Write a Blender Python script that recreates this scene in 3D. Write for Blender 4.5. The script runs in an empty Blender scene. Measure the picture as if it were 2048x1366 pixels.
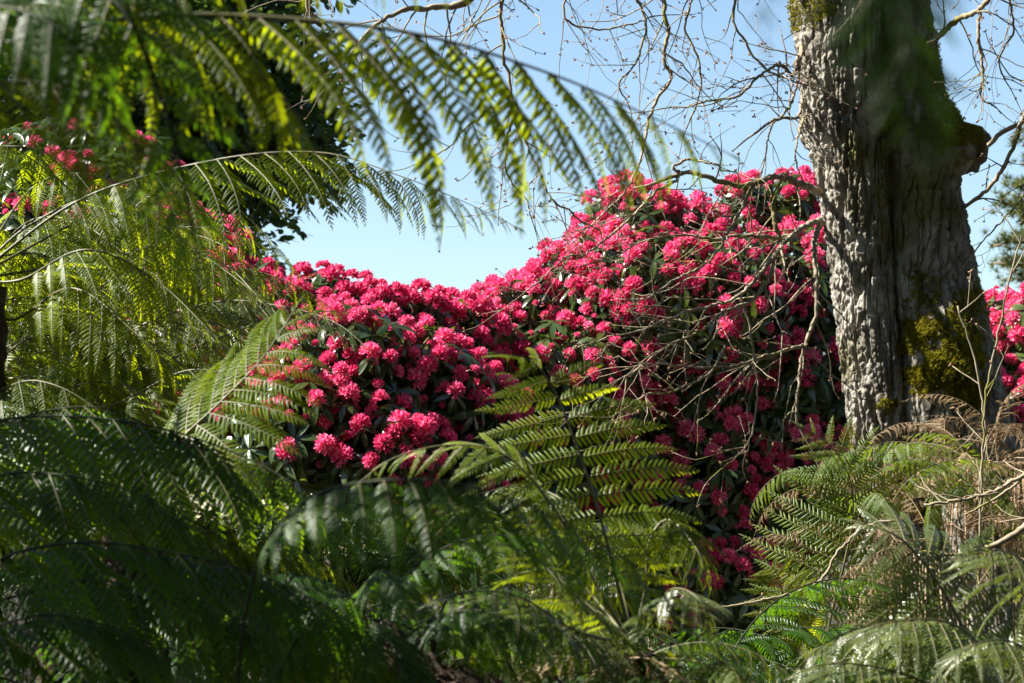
import bpy, math, random
import numpy as np
from mathutils import Matrix, Vector

R = math.radians
random.seed(7)
rng = np.random.default_rng(7)
scene = bpy.context.scene
COL = scene.collection

# ------------------------------------------------------------------ camera, sky, sun, exposure
PITCH = R(6.0)
FPX = 3982.0                       # focal length in pixels of the 2048 px wide photograph
CAM = np.array([0.0, 0.0, 1.6])
cam_data = bpy.data.cameras.new('camera')
cam_data.sensor_width = 36.0
cam_data.lens = 70.0
cam_data.clip_start = 0.05
cam_data.clip_end = 2000.0
cam_data.dof.use_dof = True
cam_data.dof.focus_distance = 7.4
cam_data.dof.aperture_fstop = 6.3
cam_data.dof.aperture_blades = 0
cam = bpy.data.objects.new('camera', cam_data)
COL.objects.link(cam)
cam.location = CAM
cam.rotation_euler = (math.pi / 2 + PITCH, 0, 0)
scene.camera = cam

SUN_DIR = np.array([-0.71, -0.02, 0.69])      # from the scene towards the sun
SUN_DIR /= np.linalg.norm(SUN_DIR)
world = bpy.data.worlds.new('World')
scene.world = world
world.use_nodes = True
wn = world.node_tree.nodes
wl = world.node_tree.links
wn.clear()
sky = wn.new('ShaderNodeTexSky')
sky.sky_type = 'NISHITA'
sky.sun_disc = False
sky.sun_elevation = math.asin(SUN_DIR[2])
sky.sun_rotation = math.atan2(SUN_DIR[0], SUN_DIR[1])
sky.altitude = 0
sky.air_density = 1.35
sky.dust_density = 0.1
sky.ozone_density = 3.0
bg = wn.new('ShaderNodeBackground')
bg.inputs['Strength'].default_value = 0.052
wo = wn.new('ShaderNodeOutputWorld')
wl.new(sky.outputs['Color'], bg.inputs['Color'])
wl.new(bg.outputs['Background'], wo.inputs['Surface'])

sun_data = bpy.data.lights.new('sun', 'SUN')
sun_data.energy = 5.0
sun_data.angle = R(0.53)
sun_data.color = (1.0, 0.95, 0.86)
sun = bpy.data.objects.new('sun', sun_data)
COL.objects.link(sun)
sun.rotation_euler = Vector(-SUN_DIR).to_track_quat('-Z', 'Y').to_euler()

scene.view_settings.view_transform = 'Standard'
scene.view_settings.look = 'None'
scene.view_settings.exposure = 1.9
scene.view_settings.gamma = 1.0
scene.cycles.max_bounces = 6
scene.cycles.diffuse_bounces = 3
scene.cycles.transmission_bounces = 4
scene.cycles.glossy_bounces = 2
scene.cycles.sample_clamp_indirect = 4.0

FW = np.array([0, math.cos(PITCH), math.sin(PITCH)])
UP = np.array([0, -math.sin(PITCH), math.cos(PITCH)])
RT = np.array([1.0, 0, 0])


def P(px, py, d):
    """world point seen at a pixel of the photograph, d metres out"""
    return CAM + d * (FW + RT * (px - 1024) / FPX + UP * (683 - py) / FPX)


def unit(v):
    v = np.asarray(v, float)
    n = np.linalg.norm(v)
    return v / n if n > 1e-9 else v


def mpx(d):
    return d / FPX


# ------------------------------------------------------------------ noise
def _hash(ix, iy, iz, seed):
    h = (ix * 374761393 + iy * 668265263 + iz * 2147483647 + seed * 974634777) & 0xFFFFFFFF
    h = ((h ^ (h >> 13)) * 1274126177) & 0xFFFFFFFF
    h = (h ^ (h >> 16)) & 0xFFFFFFFF
    return h / 4294967295.0


def vnoise(p, seed=0):
    p = np.asarray(p, float)
    i = np.floor(p).astype(np.int64)
    f = p - i
    f = f * f * (3 - 2 * f)
    out = 0
    for dx in (0, 1):
        for dy in (0, 1):
            for dz in (0, 1):
                w = (f[..., 0] if dx else 1 - f[..., 0]) * (f[..., 1] if dy else 1 - f[..., 1]) * (f[..., 2] if dz else 1 - f[..., 2])
                out = out + w * _hash(i[..., 0] + dx, i[..., 1] + dy, i[..., 2] + dz, seed)
    return out


# ------------------------------------------------------------------ mesh helpers
class MB:
    def __init__(self):
        self.v, self.f, self.m, self.n = [], [], [], 0

    def add(self, V, faces, mi=0):
        V = np.asarray(V, float).reshape(-1, 3)
        for F in faces:
            F = np.asarray(F, np.int64)
            if len(F):
                self.f.append(F + self.n)
                self.m.append(np.full(len(F), mi, np.int32))
        self.v.append(V)
        self.n += len(V)

    def scatter(self, tmpl, Ms, ts, mi=0):
        V, faces = tmpl
        n, k = len(Ms), len(V)
        if n == 0:
            return
        W = np.einsum('nij,kj->nki', np.asarray(Ms), V) + np.asarray(ts)[:, None, :]
        fs = []
        for F in faces:
            F = np.asarray(F)
            fs.append((F[None] + (np.arange(n) * k)[:, None, None]).reshape(-1, F.shape[1]))
        self.add(W.reshape(-1, 3), fs, mi)

    def tube(self, pts, rad, sides=6, mi=0, cap=True):
        pts = np.asarray(pts, float)
        rad = np.broadcast_to(np.asarray(rad, float), (len(pts),))
        T = np.gradient(pts, axis=0)
        T /= np.linalg.norm(T, axis=1)[:, None] + 1e-12
        a = np.array([0.0, 0, 1]) if abs(T[0][2]) < 0.9 else np.array([1.0, 0, 0])
        rings = []
        ang = np.linspace(0, 2 * np.pi, sides, endpoint=False)
        for p, t, r in zip(pts, T, rad):
            a = a - t * a.dot(t)
            a /= np.linalg.norm(a) + 1e-12
            b = np.cross(t, a)
            rings.append(p + r * (np.cos(ang)[:, None] * a + np.sin(ang)[:, None] * b))
        V = np.concatenate(rings)
        n = len(pts)
        i = np.arange(n - 1)[:, None] * sides
        j = np.arange(sides)[None]
        k = (j + 1) % sides
        Q = np.stack([i + j, i + k, i + sides + k, i + sides + j], -1).reshape(-1, 4)
        fs = [Q]
        if cap:
            V = np.concatenate([V, pts[-1:]])
            e = (n - 1) * sides
            fs.append(np.stack([e + j[0], e + k[0], np.full(sides, n * sides)], -1))
        self.add(V, fs, mi)

    def mesh(self, name, mats, smooth=True):
        me = bpy.data.meshes.new(name)
        V = np.concatenate(self.v).astype(np.float32)
        me.vertices.add(len(V))
        me.vertices.foreach_set('co', V.ravel())
        loops = np.concatenate([F.ravel() for F in self.f]).astype(np.int32)
        sizes = np.concatenate([np.full(len(F), F.shape[1], np.int32) for F in self.f])
        starts = np.concatenate([[0], np.cumsum(sizes)[:-1]]).astype(np.int32)
        me.loops.add(len(loops))
        me.loops.foreach_set('vertex_index', loops)
        me.polygons.add(len(sizes))
        me.polygons.foreach_set('loop_start', starts)
        me.polygons.foreach_set('loop_total', sizes)
        me.polygons.foreach_set('material_index', np.concatenate(self.m))
        me.polygons.foreach_set('use_smooth', np.full(len(sizes), smooth))
        for m in (mats if isinstance(mats, (list, tuple)) else [mats]):
            me.materials.append(m)
        me.update(calc_edges=True)
        return me


def link(name, data, parent=None, loc=None, M=None):
    o = bpy.data.objects.new(name, data)
    COL.objects.link(o)
    if parent is not None:
        o.parent = parent
    if M is not None:
        o.matrix_basis = M
    elif loc is not None:
        o.location = loc
    return o


def tag(o, label=None, cat=None, group=None, kind=None):
    if label: o['label'] = label
    if cat: o['category'] = cat
    if group: o['group'] = group
    if kind: o['kind'] = kind
    return o


def M4(M3, t):
    return Matrix([[*M3[0], t[0]], [*M3[1], t[1]], [*M3[2], t[2]], [0, 0, 0, 1]])


def spline(ctrl, n=48):
    """Catmull-Rom through the control points, resampled by arc length"""
    c = np.asarray(ctrl, float)
    c = np.vstack([2 * c[0] - c[1], c, 2 * c[-1] - c[-2]])
    out = []
    for i in range(1, len(c) - 2):
        t = np.linspace(0, 1, 24, endpoint=False)[:, None]
        p0, p1, p2, p3 = c[i - 1], c[i], c[i + 1], c[i + 2]
        out.append(0.5 * (2 * p1 + (p2 - p0) * t + (2 * p0 - 5 * p1 + 4 * p2 - p3) * t ** 2 + (3 * p1 - p0 - 3 * p2 + p3) * t ** 3))
    out.append(c[-2][None])
    q = np.concatenate(out)
    s = np.concatenate([[0], np.cumsum(np.linalg.norm(np.diff(q, axis=0), axis=1))])
    u = np.linspace(0, s[-1], n)
    return np.stack([np.interp(u, s, q[:, k]) for k in range(3)], 1), s[-1]


def rotation_to(axis, spin=0.0):
    """3x3 matrix whose z column is axis"""
    z = unit(axis)
    a = np.array([0, 0, 1.0]) if abs(z[2]) < 0.95 else np.array([1.0, 0, 0])
    x = unit(np.cross(a, z))
    y = np.cross(z, x)
    c, s = math.cos(spin), math.sin(spin)
    return np.stack([x * c + y * s, -x * s + y * c, z], 1)


# ------------------------------------------------------------------ materials
def new_mat(name):
    m = bpy.data.materials.new(name)
    m.use_nodes = True
    nt = m.node_tree
    nt.nodes.clear()
    return m, nt, nt.nodes, nt.links


def leaf_mat(name, cols, trans, tmix=0.4, rough=0.4, spec=0.5, scale=6.0, spots=None, bump=0.0):
    """cols: two base colours mixed by noise and per-object random; trans: light let through the blade"""
    m, nt, N, L = new_mat(name)
    out = N.new('ShaderNodeOutputMaterial')
    tc = N.new('ShaderNodeTexCoord')
    oi = N.new('ShaderNodeObjectInfo')
    geo = N.new('ShaderNodeNewGeometry')
    nz = N.new('ShaderNodeTexNoise')
    nz.inputs['Scale'].default_value = scale
    nz.inputs['Detail'].default_value = 3
    L.new(geo.outputs['Position'], nz.inputs['Vector'])
    mix = N.new('ShaderNodeMix'); mix.data_type = 'RGBA'
    mix.inputs[6].default_value = (*cols[0], 1)
    mix.inputs[7].default_value = (*cols[1], 1)
    mr = N.new('ShaderNodeMapRange')
    mr.inputs[1].default_value = 0.3
    mr.inputs[2].default_value = 0.7
    ad = N.new('ShaderNodeMath'); ad.operation = 'MULTIPLY_ADD'
    ad.inputs[1].default_value = 0.5
    L.new(oi.outputs['Random'], ad.inputs[0])
    sc = N.new('ShaderNodeMath'); sc.operation = 'SUBTRACT'
    L.new(nz.outputs['Fac'], sc.inputs[0]); sc.inputs[1].default_value = 0.25
    L.new(sc.outputs[0], ad.inputs[2])
    L.new(ad.outputs[0], mr.inputs[0])
    L.new(mr.outputs[0], mix.inputs[0])
    base = mix.outputs[2]
    if spots:
        n2 = N.new('ShaderNodeTexNoise'); n2.inputs['Scale'].default_value = spots[1]; n2.inputs['Detail'].default_value = 4
        L.new(geo.outputs['Position'], n2.inputs['Vector'])
        r2 = N.new('ShaderNodeMapRange'); r2.inputs[1].default_value = spots[2]; r2.inputs[2].default_value = spots[2] + 0.08
        L.new(n2.outputs['Fac'], r2.inputs[0])
        m2 = N.new('ShaderNodeMix'); m2.data_type = 'RGBA'
        L.new(r2.outputs[0], m2.inputs[0])
        L.new(base, m2.inputs[6]); m2.inputs[7].default_value = (*spots[0], 1)
        base = m2.outputs[2]
    pb = N.new('ShaderNodeBsdfPrincipled')
    L.new(base, pb.inputs['Base Color'])
    pb.inputs['Roughness'].default_value = rough
    pb.inputs['Specular IOR Level'].default_value = spec
    tr = N.new('ShaderNodeBsdfTranslucent')
    tm = N.new('ShaderNodeMix'); tm.data_type = 'RGBA'
    tm.inputs[6].default_value = (*[c * 0.75 for c in trans], 1)
    tm.inputs[7].default_value = (*[min(1, c * 1.2) for c in trans], 1)
    L.new(mr.outputs[0], tm.inputs[0])
    L.new(tm.outputs[2], tr.inputs['Color'])
    ms = N.new('ShaderNodeMixShader'); ms.inputs[0].default_value = tmix
    L.new(pb.outputs[0], ms.inputs[1]); L.new(tr.outputs[0], ms.inputs[2])
    L.new(ms.outputs[0], out.inputs['Surface'])
    return m


def solid_mat(name, cols, rough=0.85, scale=(8, 8, 8), detail=5, bump=0.4, bscale=30, bdist=0.01, spec=0.3, extra=None):
    """cols: list of (position, colour) for a noise-driven ramp"""
    m, nt, N, L = new_mat(name)
    out = N.new('ShaderNodeOutputMaterial')
    geo = N.new('ShaderNodeNewGeometry')
    mp = N.new('ShaderNodeMapping'); mp.inputs['Scale'].default_value = scale
    L.new(geo.outputs['Position'], mp.inputs['Vector'])
    nz = N.new('ShaderNodeTexNoise'); nz.inputs['Scale'].default_value = 1; nz.inputs['Detail'].default_value = detail
    nz.inputs['Roughness'].default_value = 0.65
    L.new(mp.outputs[0], nz.inputs['Vector'])
    cr = N.new('ShaderNodeValToRGB')
    el = cr.color_ramp.elements
    while len(el) < len(cols): el.new(0.5)
    for e, (p, c) in zip(el, cols):
        e.position = p; e.color = (*c, 1)
    L.new(nz.outputs['Fac'], cr.inputs[0])
    col = cr.outputs[0]
    if extra:                                  # patches of another colour (lichen, algae)
        c2, s2, lo, hi = extra
        n2 = N.new('ShaderNodeTexNoise'); n2.inputs['Scale'].default_value = s2; n2.inputs['Detail'].default_value = 6
        L.new(geo.outputs['Position'], n2.inputs['Vector'])
        r2 = N.new('ShaderNodeMapRange'); r2.inputs[1].default_value = lo; r2.inputs[2].default_value = hi
        L.new(n2.outputs['Fac'], r2.inputs[0])
        m2 = N.new('ShaderNodeMix'); m2.data_type = 'RGBA'
        L.new(r2.outputs[0], m2.inputs[0]); L.new(col, m2.inputs[6]); m2.inputs[7].default_value = (*c2, 1)
        col = m2.outputs[2]
    pb = N.new('ShaderNodeBsdfPrincipled')
    L.new(col, pb.inputs['Base Color'])
    pb.inputs['Roughness'].default_value = rough
    pb.inputs['Specular IOR Level'].default_value = spec
    if bump:
        nb = N.new('ShaderNodeTexNoise'); nb.inputs['Scale'].default_value = bscale; nb.inputs['Detail'].default_value = 6
        L.new(geo.outputs['Position'], nb.inputs['Vector'])
        bp = N.new('ShaderNodeBump'); bp.inputs['Strength'].default_value = bump; bp.inputs['Distance'].default_value = bdist
        L.new(nb.outputs['Fac'], bp.inputs['Height'])
        L.new(bp.outputs[0], pb.inputs['Normal'])
    L.new(pb.outputs[0], out.inputs['Surface'])
    return m


MAT = {
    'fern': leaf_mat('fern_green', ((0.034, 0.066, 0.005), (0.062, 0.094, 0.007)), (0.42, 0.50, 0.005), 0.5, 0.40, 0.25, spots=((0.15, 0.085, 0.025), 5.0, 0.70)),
    'fern_lit': leaf_mat('fern_lit_green', ((0.065, 0.115, 0.008), (0.105, 0.145, 0.010)), (0.50, 0.56, 0.006), 0.48, 0.38, 0.3),  # brighter copy of the fern green, sunlight put into its colour
    'fern_shaded': leaf_mat('fern_shaded_green', ((0.013, 0.042, 0.005), (0.028, 0.064, 0.007)), (0.17, 0.36, 0.006), 0.45, 0.36, 0.32),  # darker copy of the fern green, shade put into its colour
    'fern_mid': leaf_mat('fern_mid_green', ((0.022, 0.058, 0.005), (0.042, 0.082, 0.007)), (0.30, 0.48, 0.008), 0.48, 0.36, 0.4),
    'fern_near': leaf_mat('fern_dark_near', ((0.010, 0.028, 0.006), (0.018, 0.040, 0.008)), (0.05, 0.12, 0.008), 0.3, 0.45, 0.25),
    'fern_silver': leaf_mat('fern_weathered_green', ((0.055, 0.085, 0.026), (0.10, 0.125, 0.042)), (0.28, 0.34, 0.025), 0.34, 0.27, 0.75,
                            spots=((0.16, 0.10, 0.04), 9.0, 0.66)),
    'fern_turning': leaf_mat('fern_turning_brown', ((0.05, 0.11, 0.010), (0.08, 0.12, 0.012)), (0.38, 0.48, 0.012), 0.5, 0.4, 0.4,
                             spots=((0.20, 0.085, 0.025), 6.0, 0.60)),
    'dead': leaf_mat('dead_frond_brown', ((0.13, 0.075, 0.030), (0.36, 0.26, 0.13)), (0.30, 0.17, 0.05), 0.25, 0.5, 0.5, scale=14),
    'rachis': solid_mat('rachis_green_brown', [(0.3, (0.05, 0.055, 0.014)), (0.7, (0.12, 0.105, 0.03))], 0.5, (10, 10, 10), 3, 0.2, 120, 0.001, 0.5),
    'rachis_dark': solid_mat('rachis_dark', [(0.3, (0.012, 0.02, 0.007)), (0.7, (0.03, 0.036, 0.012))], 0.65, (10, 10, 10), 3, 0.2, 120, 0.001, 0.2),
    'dead_rachis': solid_mat('dead_rachis', [(0.3, (0.13, 0.085, 0.045)), (0.7, (0.28, 0.2, 0.12))], 0.7, (10, 10, 10), 3, 0.2, 120, 0.001),
    'fibre': solid_mat('fern_trunk_fibre', [(0.3, (0.018, 0.011, 0.007)), (0.55, (0.045, 0.027, 0.016)), (0.75, (0.11, 0.075, 0.048))], 0.9, (25, 25, 25), 5, 0.7, 90, 0.01),
    'petal': leaf_mat('rhododendron_petal', ((0.70, 0.024, 0.13), (0.84, 0.115, 0.285)), (0.85, 0.065, 0.235), 0.40, 0.45, 0.3, scale=3.0),
    'petal_pale': leaf_mat('rhododendron_petal_pale', ((0.84, 0.17, 0.32), (0.88, 0.30, 0.46)), (0.88, 0.17, 0.32), 0.42, 0.45, 0.3, scale=3.0),
    'rleaf': leaf_mat('rhododendron_leaf', ((0.028, 0.055, 0.014), (0.055, 0.085, 0.018)), (0.20, 0.30, 0.02), 0.25, 0.28, 0.55, scale=4.0),
    'bud': solid_mat('oak_bud', [(0.35, (0.16, 0.085, 0.05)), (0.65, (0.27, 0.16, 0.09))], 0.6, (60, 60, 60), 2, 0, 1, 1),
    'twig': solid_mat('twig_bark', [(0.3, (0.14, 0.11, 0.07)), (0.6, (0.28, 0.23, 0.155)), (0.8, (0.42, 0.36, 0.26))], 0.7, (14, 14, 14), 4, 0.3, 160, 0.002,
                      extra=((0.14, 0.13, 0.02), 4.0, 0.55, 0.66)),
    'bark': solid_mat('oak_bark', [(0.30, (0.065, 0.056, 0.044)), (0.48, (0.175, 0.158, 0.13)), (0.66, (0.38, 0.36, 0.315))], 0.9, (11, 11, 5), 7, 0.9, 55, 0.012, 0.25,
                      extra=((0.115, 0.105, 0.035), 1.9, 0.54, 0.68)),
    'moss': leaf_mat('moss', ((0.10, 0.095, 0.006), (0.26, 0.23, 0.014)), (0.30, 0.27, 0.01), 0.35, 0.8, 0.2, scale=8),
    'evergreen': leaf_mat('evergreen_leaf', ((0.016, 0.036, 0.012), (0.038, 0.068, 0.018)), (0.10, 0.17, 0.02), 0.3, 0.4, 0.5, scale=1.5),
    'pine': leaf_mat('pine_needle', ((0.06, 0.085, 0.015), (0.13, 0.14, 0.022)), (0.12, 0.14, 0.02), 0.2, 0.6, 0.4, scale=1.5),
    'pine_bark': solid_mat('pine_bark', [(0.3, (0.10, 0.06, 0.04)), (0.7, (0.22, 0.15, 0.10))], 0.9, (6, 6, 3), 5, 0.6, 20, 0.02),
    'soil': solid_mat('woodland_soil', [(0.3, (0.012, 0.009, 0.005)), (0.55, (0.03, 0.021, 0.012)), (0.75, (0.025, 0.035, 0.010))], 0.95, (3, 3, 3), 8, 0.8, 12, 0.05),
    'grass': solid_mat('meadow', [(0.3, (0.03, 0.05, 0.012)), (0.7, (0.06, 0.085, 0.02))], 0.95, (0.4, 0.4, 0.4), 6, 0.5, 2, 0.1),
}

# ------------------------------------------------------------------ ground
g = MB()
n = 80
xs = np.linspace(-1, 1, n)
X, Y = np.meshgrid(np.sign(xs) * np.abs(xs) ** 3 * 900, np.sign(xs) * np.abs(xs) ** 3 * 900 + 8, indexing='ij')
Z = (vnoise(np.stack([X * 0.7, Y * 0.7, X * 0], -1), 3) - 0.5) * 0.25 + (vnoise(np.stack([X * 0.04, Y * 0.04, X * 0], -1), 4) - 0.5) * 1.0 * np.clip((np.abs(Y) - 20) / 60, 0, 1)
Vg = np.stack([X, Y, Z - 0.05], -1).reshape(-1, 3)
ii, jj = np.meshgrid(np.arange(n - 1), np.arange(n - 1), indexing='ij')
Q = np.stack([ii * n + jj, (ii + 1) * n + jj, (ii + 1) * n + jj + 1, ii * n + jj + 1], -1).reshape(-1, 4)
g.add(Vg, [Q])
tag(link('ground', g.mesh('ground', MAT['soil'])), kind='structure')

# ------------------------------------------------------------------ oak trunk
OD = 9.0                                   # distance of the oak
def zof(py, d): return P(1024, py, d)[2]
def xof(px, d): return (px - 1024) / FPX * d
OAKY = OD * math.cos(PITCH) + 0.0

# outlines read off the photograph: (py, left edge, crease, right edge)
prof = [(-420, 1560, 1722, 1850), (-200, 1575, 1728, 1862), (0, 1590, 1735, 1876), (120, 1601, 1740, 1890), (220, 1606, 1744, 1902), (300, 1626, 1749, 1915),
        (360, 1637, 1752, 1925), (450, 1646, 1757, 1938), (600, 1662, 1764, 1968), (720, 1677, 1772, 1990), (820, 1688, 1778, 2012),
        (950, 1700, 1782, 2050), (1150, 1705, 1786, 2100), (1400, 1690, 1790, 2150), (1760, 1650, 1790, 2230)]
pz = np.array([zof(a[0], OD) for a in prof])[::-1]
pl = np.array([xof(a[1], OD) for a in prof])[::-1]
pc = np.array([xof(a[2], OD) for a in prof])[::-1]
pr = np.array([xof(a[3], OD) for a in prof])[::-1]
NA, NZ = 580, 820
zs = np.linspace(-0.1, pz[-1], NZ)
th = np.concatenate([np.linspace(0, np.pi, 130, endpoint=False), np.linspace(np.pi, 2 * np.pi, NA - 130, endpoint=False)])
L_, C_, R_ = np.interp(zs, pz, pl), np.interp(zs, pz, pc), np.interp(zs, pz, pr)
sm = lambda a: np.convolve(np.pad(a, 25, mode='edge'), np.ones(51) / 51, 'valid')
L_, C_, R_ = sm(L_), sm(C_), sm(R_)
rr = (R_ - C_) * 0.5 * 1.06                # right stem
rl = (C_ - L_) * 0.5 * 1.22                # left stem, tucked into the right one
cxr = R_ - rr
cxl = L_ + rl
cyr = np.zeros(NZ) + 0.02
cyl = -0.08 + 0 * zs
ox = C_ + 0.02                             # star centre
oy = np.zeros(NZ) + 0.02
ct, st = np.cos(th)[None], np.sin(th)[None]


def hit(cx, cy, r):
    dx, dy = (ox - cx)[:, None], (oy - cy)[:, None]
    b = dx * ct + dy * st
    c = dx ** 2 + dy ** 2 - (r ** 2)[:, None]
    disc = b * b - c
    return np.where(disc > 0, -b + np.sqrt(np.maximum(disc, 0)), 0.02)


ra, rb = hit(cxl, cyl, rl), hit(cxr, cyr, rr)
k = 0.012
rad = np.maximum(ra, rb) - 0.0
rad = np.where(np.abs(ra - rb) < 0.03, rad - 0.012 * (1 - np.abs(ra - rb) / 0.03), rad)
px_ = ox[:, None] + rad * ct
py_ = oy[:, None] + rad * st
pz_ = np.repeat(zs[:, None], NA, 1)
# swellings: burl on the right, knots, mossy buttress low on the front
def swell(px, py, wx, wz, amp, side):
    c0 = np.array([xof(px, OD), zof(py, OD)])
    d2 = ((px_ - c0[0]) / wx) ** 2 + ((pz_ - c0[1]) / wz) ** 2
    front = np.clip(side[0] * ct + side[1] * st, 0, 1) ** 0.7
    return amp * np.exp(-d2) * front
nrm = 0
nrm = nrm + swell(1620, 255, 0.10, 0.10, 0.030, (-1, -0.3)) + swell(1850, 740, 0.20, 0.22, 0.10, (-0.1, -1)) + swell(1860, 560, 0.12, 0.2, -0.03, (0, -1))
nrm = nrm + swell(1900, 270, 0.18, 0.14, 0.075, (0.8, -0.6)) + swell(1820, 850, 0.12, 0.15, 0.06, (-0.5, -1))
q3 = np.stack([px_, py_, pz_], -1)
warp = (vnoise(q3 * np.array([3, 3, 2.2]), 5) - 0.5)[..., None] * np.array([0.05, 0.05, 0.05])
qa = q3 + warp
def crack(q, w, seed):
    return np.exp(-(np.abs(2 * vnoise(q, seed) - 1) / w) ** 2)
n3 = vnoise(q3 * 85.0, 13)
n4 = vnoise(q3 * np.array([5, 5, 1.2]), 14)
n5 = vnoise(qa * np.array([40, 40, 16]), 15)
bark = (-0.021 * crack(qa * np.array([27, 27, 3.6]), 0.22, 11) - 0.015 * crack(qa * np.array([55, 55, 9.0]) + 3.7, 0.20, 12)
        - 0.008 * crack(qa * np.array([20, 20, 22.0]) + 9.1, 0.14, 16) + (n5 - 0.5) * 0.013 + (n3 - 0.5) * 0.012 + (n4 - 0.5) * 0.022 + 0.012)
rim = nrm + bark
# dark hollow under the fork of old bark at (1850,580)
rim = rim - 0.05 * np.exp(-(((px_ - xof(1843, OD)) / 0.035) ** 2 + ((pz_ - zof(590, OD)) / 0.07) ** 2)) * (st < 0)
px_ = px_ + rim * ct
py_ = py_ + rim * st
Vt = np.stack([px_, py_, pz_], -1).reshape(-1, 3)
i0 = np.arange(NZ - 1)[:, None] * NA
j0 = np.arange(NA)[None]
j1 = (j0 + 1) % NA
Q = np.stack([i0 + j0, i0 + j1, i0 + NA + j1, i0 + NA + j0], -1).reshape(-1, 4)
oak = tag(link('oak_tree', None, loc=(0, OAKY, 0)), 'large grey oak with fused twin trunk, mossy bark and bare drooping branches', 'tree')
mb = MB(); mb.add(Vt, [Q])
link('trunk', mb.mesh('oak_trunk', MAT['bark']), oak)
TR_GRID = Vt.reshape(NZ, NA, 3)


def trunk_front(px, py):
    """trunk surface point (oak space) that faces the camera at a pixel"""
    z = zof(py, OD)
    iz = int(np.clip(np.searchsorted(zs, z), 1, NZ - 2))
    row = TR_GRID[iz]
    x = xof(px, OD)
    m = np.where(np.sin(th) < 0.05)[0]
    k = m[np.argmin(np.abs(row[m, 0] - x))]
    p = row[k]
    n = np.array([math.cos(th[k]), math.sin(th[k]), 0])
    return p, n


# sawn stub / burl sticking out on the right
mb = MB()
b0, _ = trunk_front(1890, 290)
ctr = np.array([xof(1885, OD), -0.05, zof(300, OD)])
pts, _l = spline([ctr, ctr + [0.09, -0.02, 0.012], ctr + [0.155, -0.03, 0.02], ctr + [0.197, -0.035, 0.012]], 22)
rads = np.interp(np.linspace(0, 1, 22), [0, 0.4, 0.75, 0.93, 1], [0.150, 0.115, 0.085, 0.074, 0.05])
mb.tube(pts, rads, 40)
Vb = np.concatenate(mb.v)
cen = pts.mean(0)
dirs = Vb - cen
Vb = Vb + dirs / (np.linalg.norm(dirs, axis=1)[:, None] + 1e-9) * ((vnoise(Vb * np.array([30, 30, 18]), 21) - 0.5) * 0.045)[:, None]
Vb[:, 2] -= 0.02 * np.clip((Vb[:, 0] - ctr[0]) / 0.2, 0, 1) * (Vb[:, 2] < ctr[2])
mb.v = [Vb]
link('branch_stub', mb.mesh('branch_stub', MAT['bark']), oak)

# ------------------------------------------------------------------ moss on the oak
tuft_v, tuft_f = [], []
for q in range(6):
    a = q / 6 * 2 * math.pi
    c, s = math.cos(a), math.sin(a)
    k = len(tuft_v)
    tuft_v += [(-s * 0.22, c * 0.22, 0), (s * 0.22, -c * 0.22, 0), (c * 0.75, s * 0.75, 0.75)]
    tuft_f.append((k, k + 1, k + 2))
TUFT = (np.array(tuft_v), [np.array(tuft_f)])
NORMALS_TR = None
Vn = np.zeros_like(TR_GRID)
du = np.roll(TR_GRID, -1, 1) - np.roll(TR_GRID, 1, 1)
dv = np.gradient(TR_GRID, axis=0)
Vn = np.cross(du, dv)
Vn /= np.linalg.norm(Vn, axis=2)[..., None] + 1e-12
FACING = Vn[..., 1] < 0.25
PXG = TR_GRID[..., 0] / OD * FPX + 1024
PYG = np.interp(TR_GRID[..., 2], pz, np.array([a[0] for a in prof])[::-1])
moss_areas = [  # px, py, half width, half height, amount, tuft size
    (1868, 745, 62, 66, 1.0, 0.016), (1895, 690, 55, 80, 0.5, 0.010), (1815, 690, 35, 60, 0.8, 0.011), (1915, 785, 50, 45, 0.6, 0.011),
    (1785, 250, 34, 58, 0.85, 0.011), (1770, 110, 24, 62, 0.6, 0.010), (1758, 360, 14, 60, 0.6, 0.009), (1765, 200, 20, 60, 0.5, 0.009),
    (1895, 250, 60, 55, 0.9, 0.012), (1860, 190, 50, 80, 0.6, 0.010), (1870, 90, 40, 90, 0.4, 0.009), (1755, 820, 22, 26, 0.7, 0.010),
    (1830, 620, 40, 70, 0.35, 0.009), (1950, 620, 25, 60, 0.5, 0.009), (1610, 20, 50, 40, 0.5, 0.010), (1690, 920, 20, 50, 0.3, 0.009), (1905, 640, 50, 60, .5, .009)]
mb = MB()
nmask = vnoise(TR_GRID * np.array([14, 14, 14]), 31) * 0.6 + vnoise(TR_GRID * 45.0, 32) * 0.4
for (mx, my, wx, wy, amt, sz) in moss_areas:
    d2 = ((PXG - mx) / wx) ** 2 + ((PYG - my) / wy) ** 2
    ok = FACING & (d2 + (nmask - 0.5) * 4.0 < 0.6 + 0.3 * amt) & (d2 < 2.2)
    idx = np.argwhere(ok)
    if len(idx) == 0: continue
    cnt = int(min(4200, wx * wy * 0.75 * amt))
    idx = idx[rng.integers(0, len(idx), cnt)]
    p = TR_GRID[idx[:, 0], idx[:, 1]]
    nn = Vn[idx[:, 0], idx[:, 1]]
    dd = d2[idx[:, 0], idx[:, 1]]
    Ms, ts = [], []
    for pp, nv, d_ in zip(p, nn, dd):
        a = unit(nv + rng.normal(0, 0.35, 3) + [0, 0, 0.15])
        s = sz * rng.uniform(0.6, 1.3)
        lift = max(0, 1 - d_) * 0.022 * amt * rng.uniform(0, 1)
        Ms.append(rotation_to(a, rng.uniform(0, 6.28)) * s)
        ts.append(pp + nv * lift + rng.normal(0, 0.004, 3))
    mb.scatter(TUFT, Ms, ts)
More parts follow.
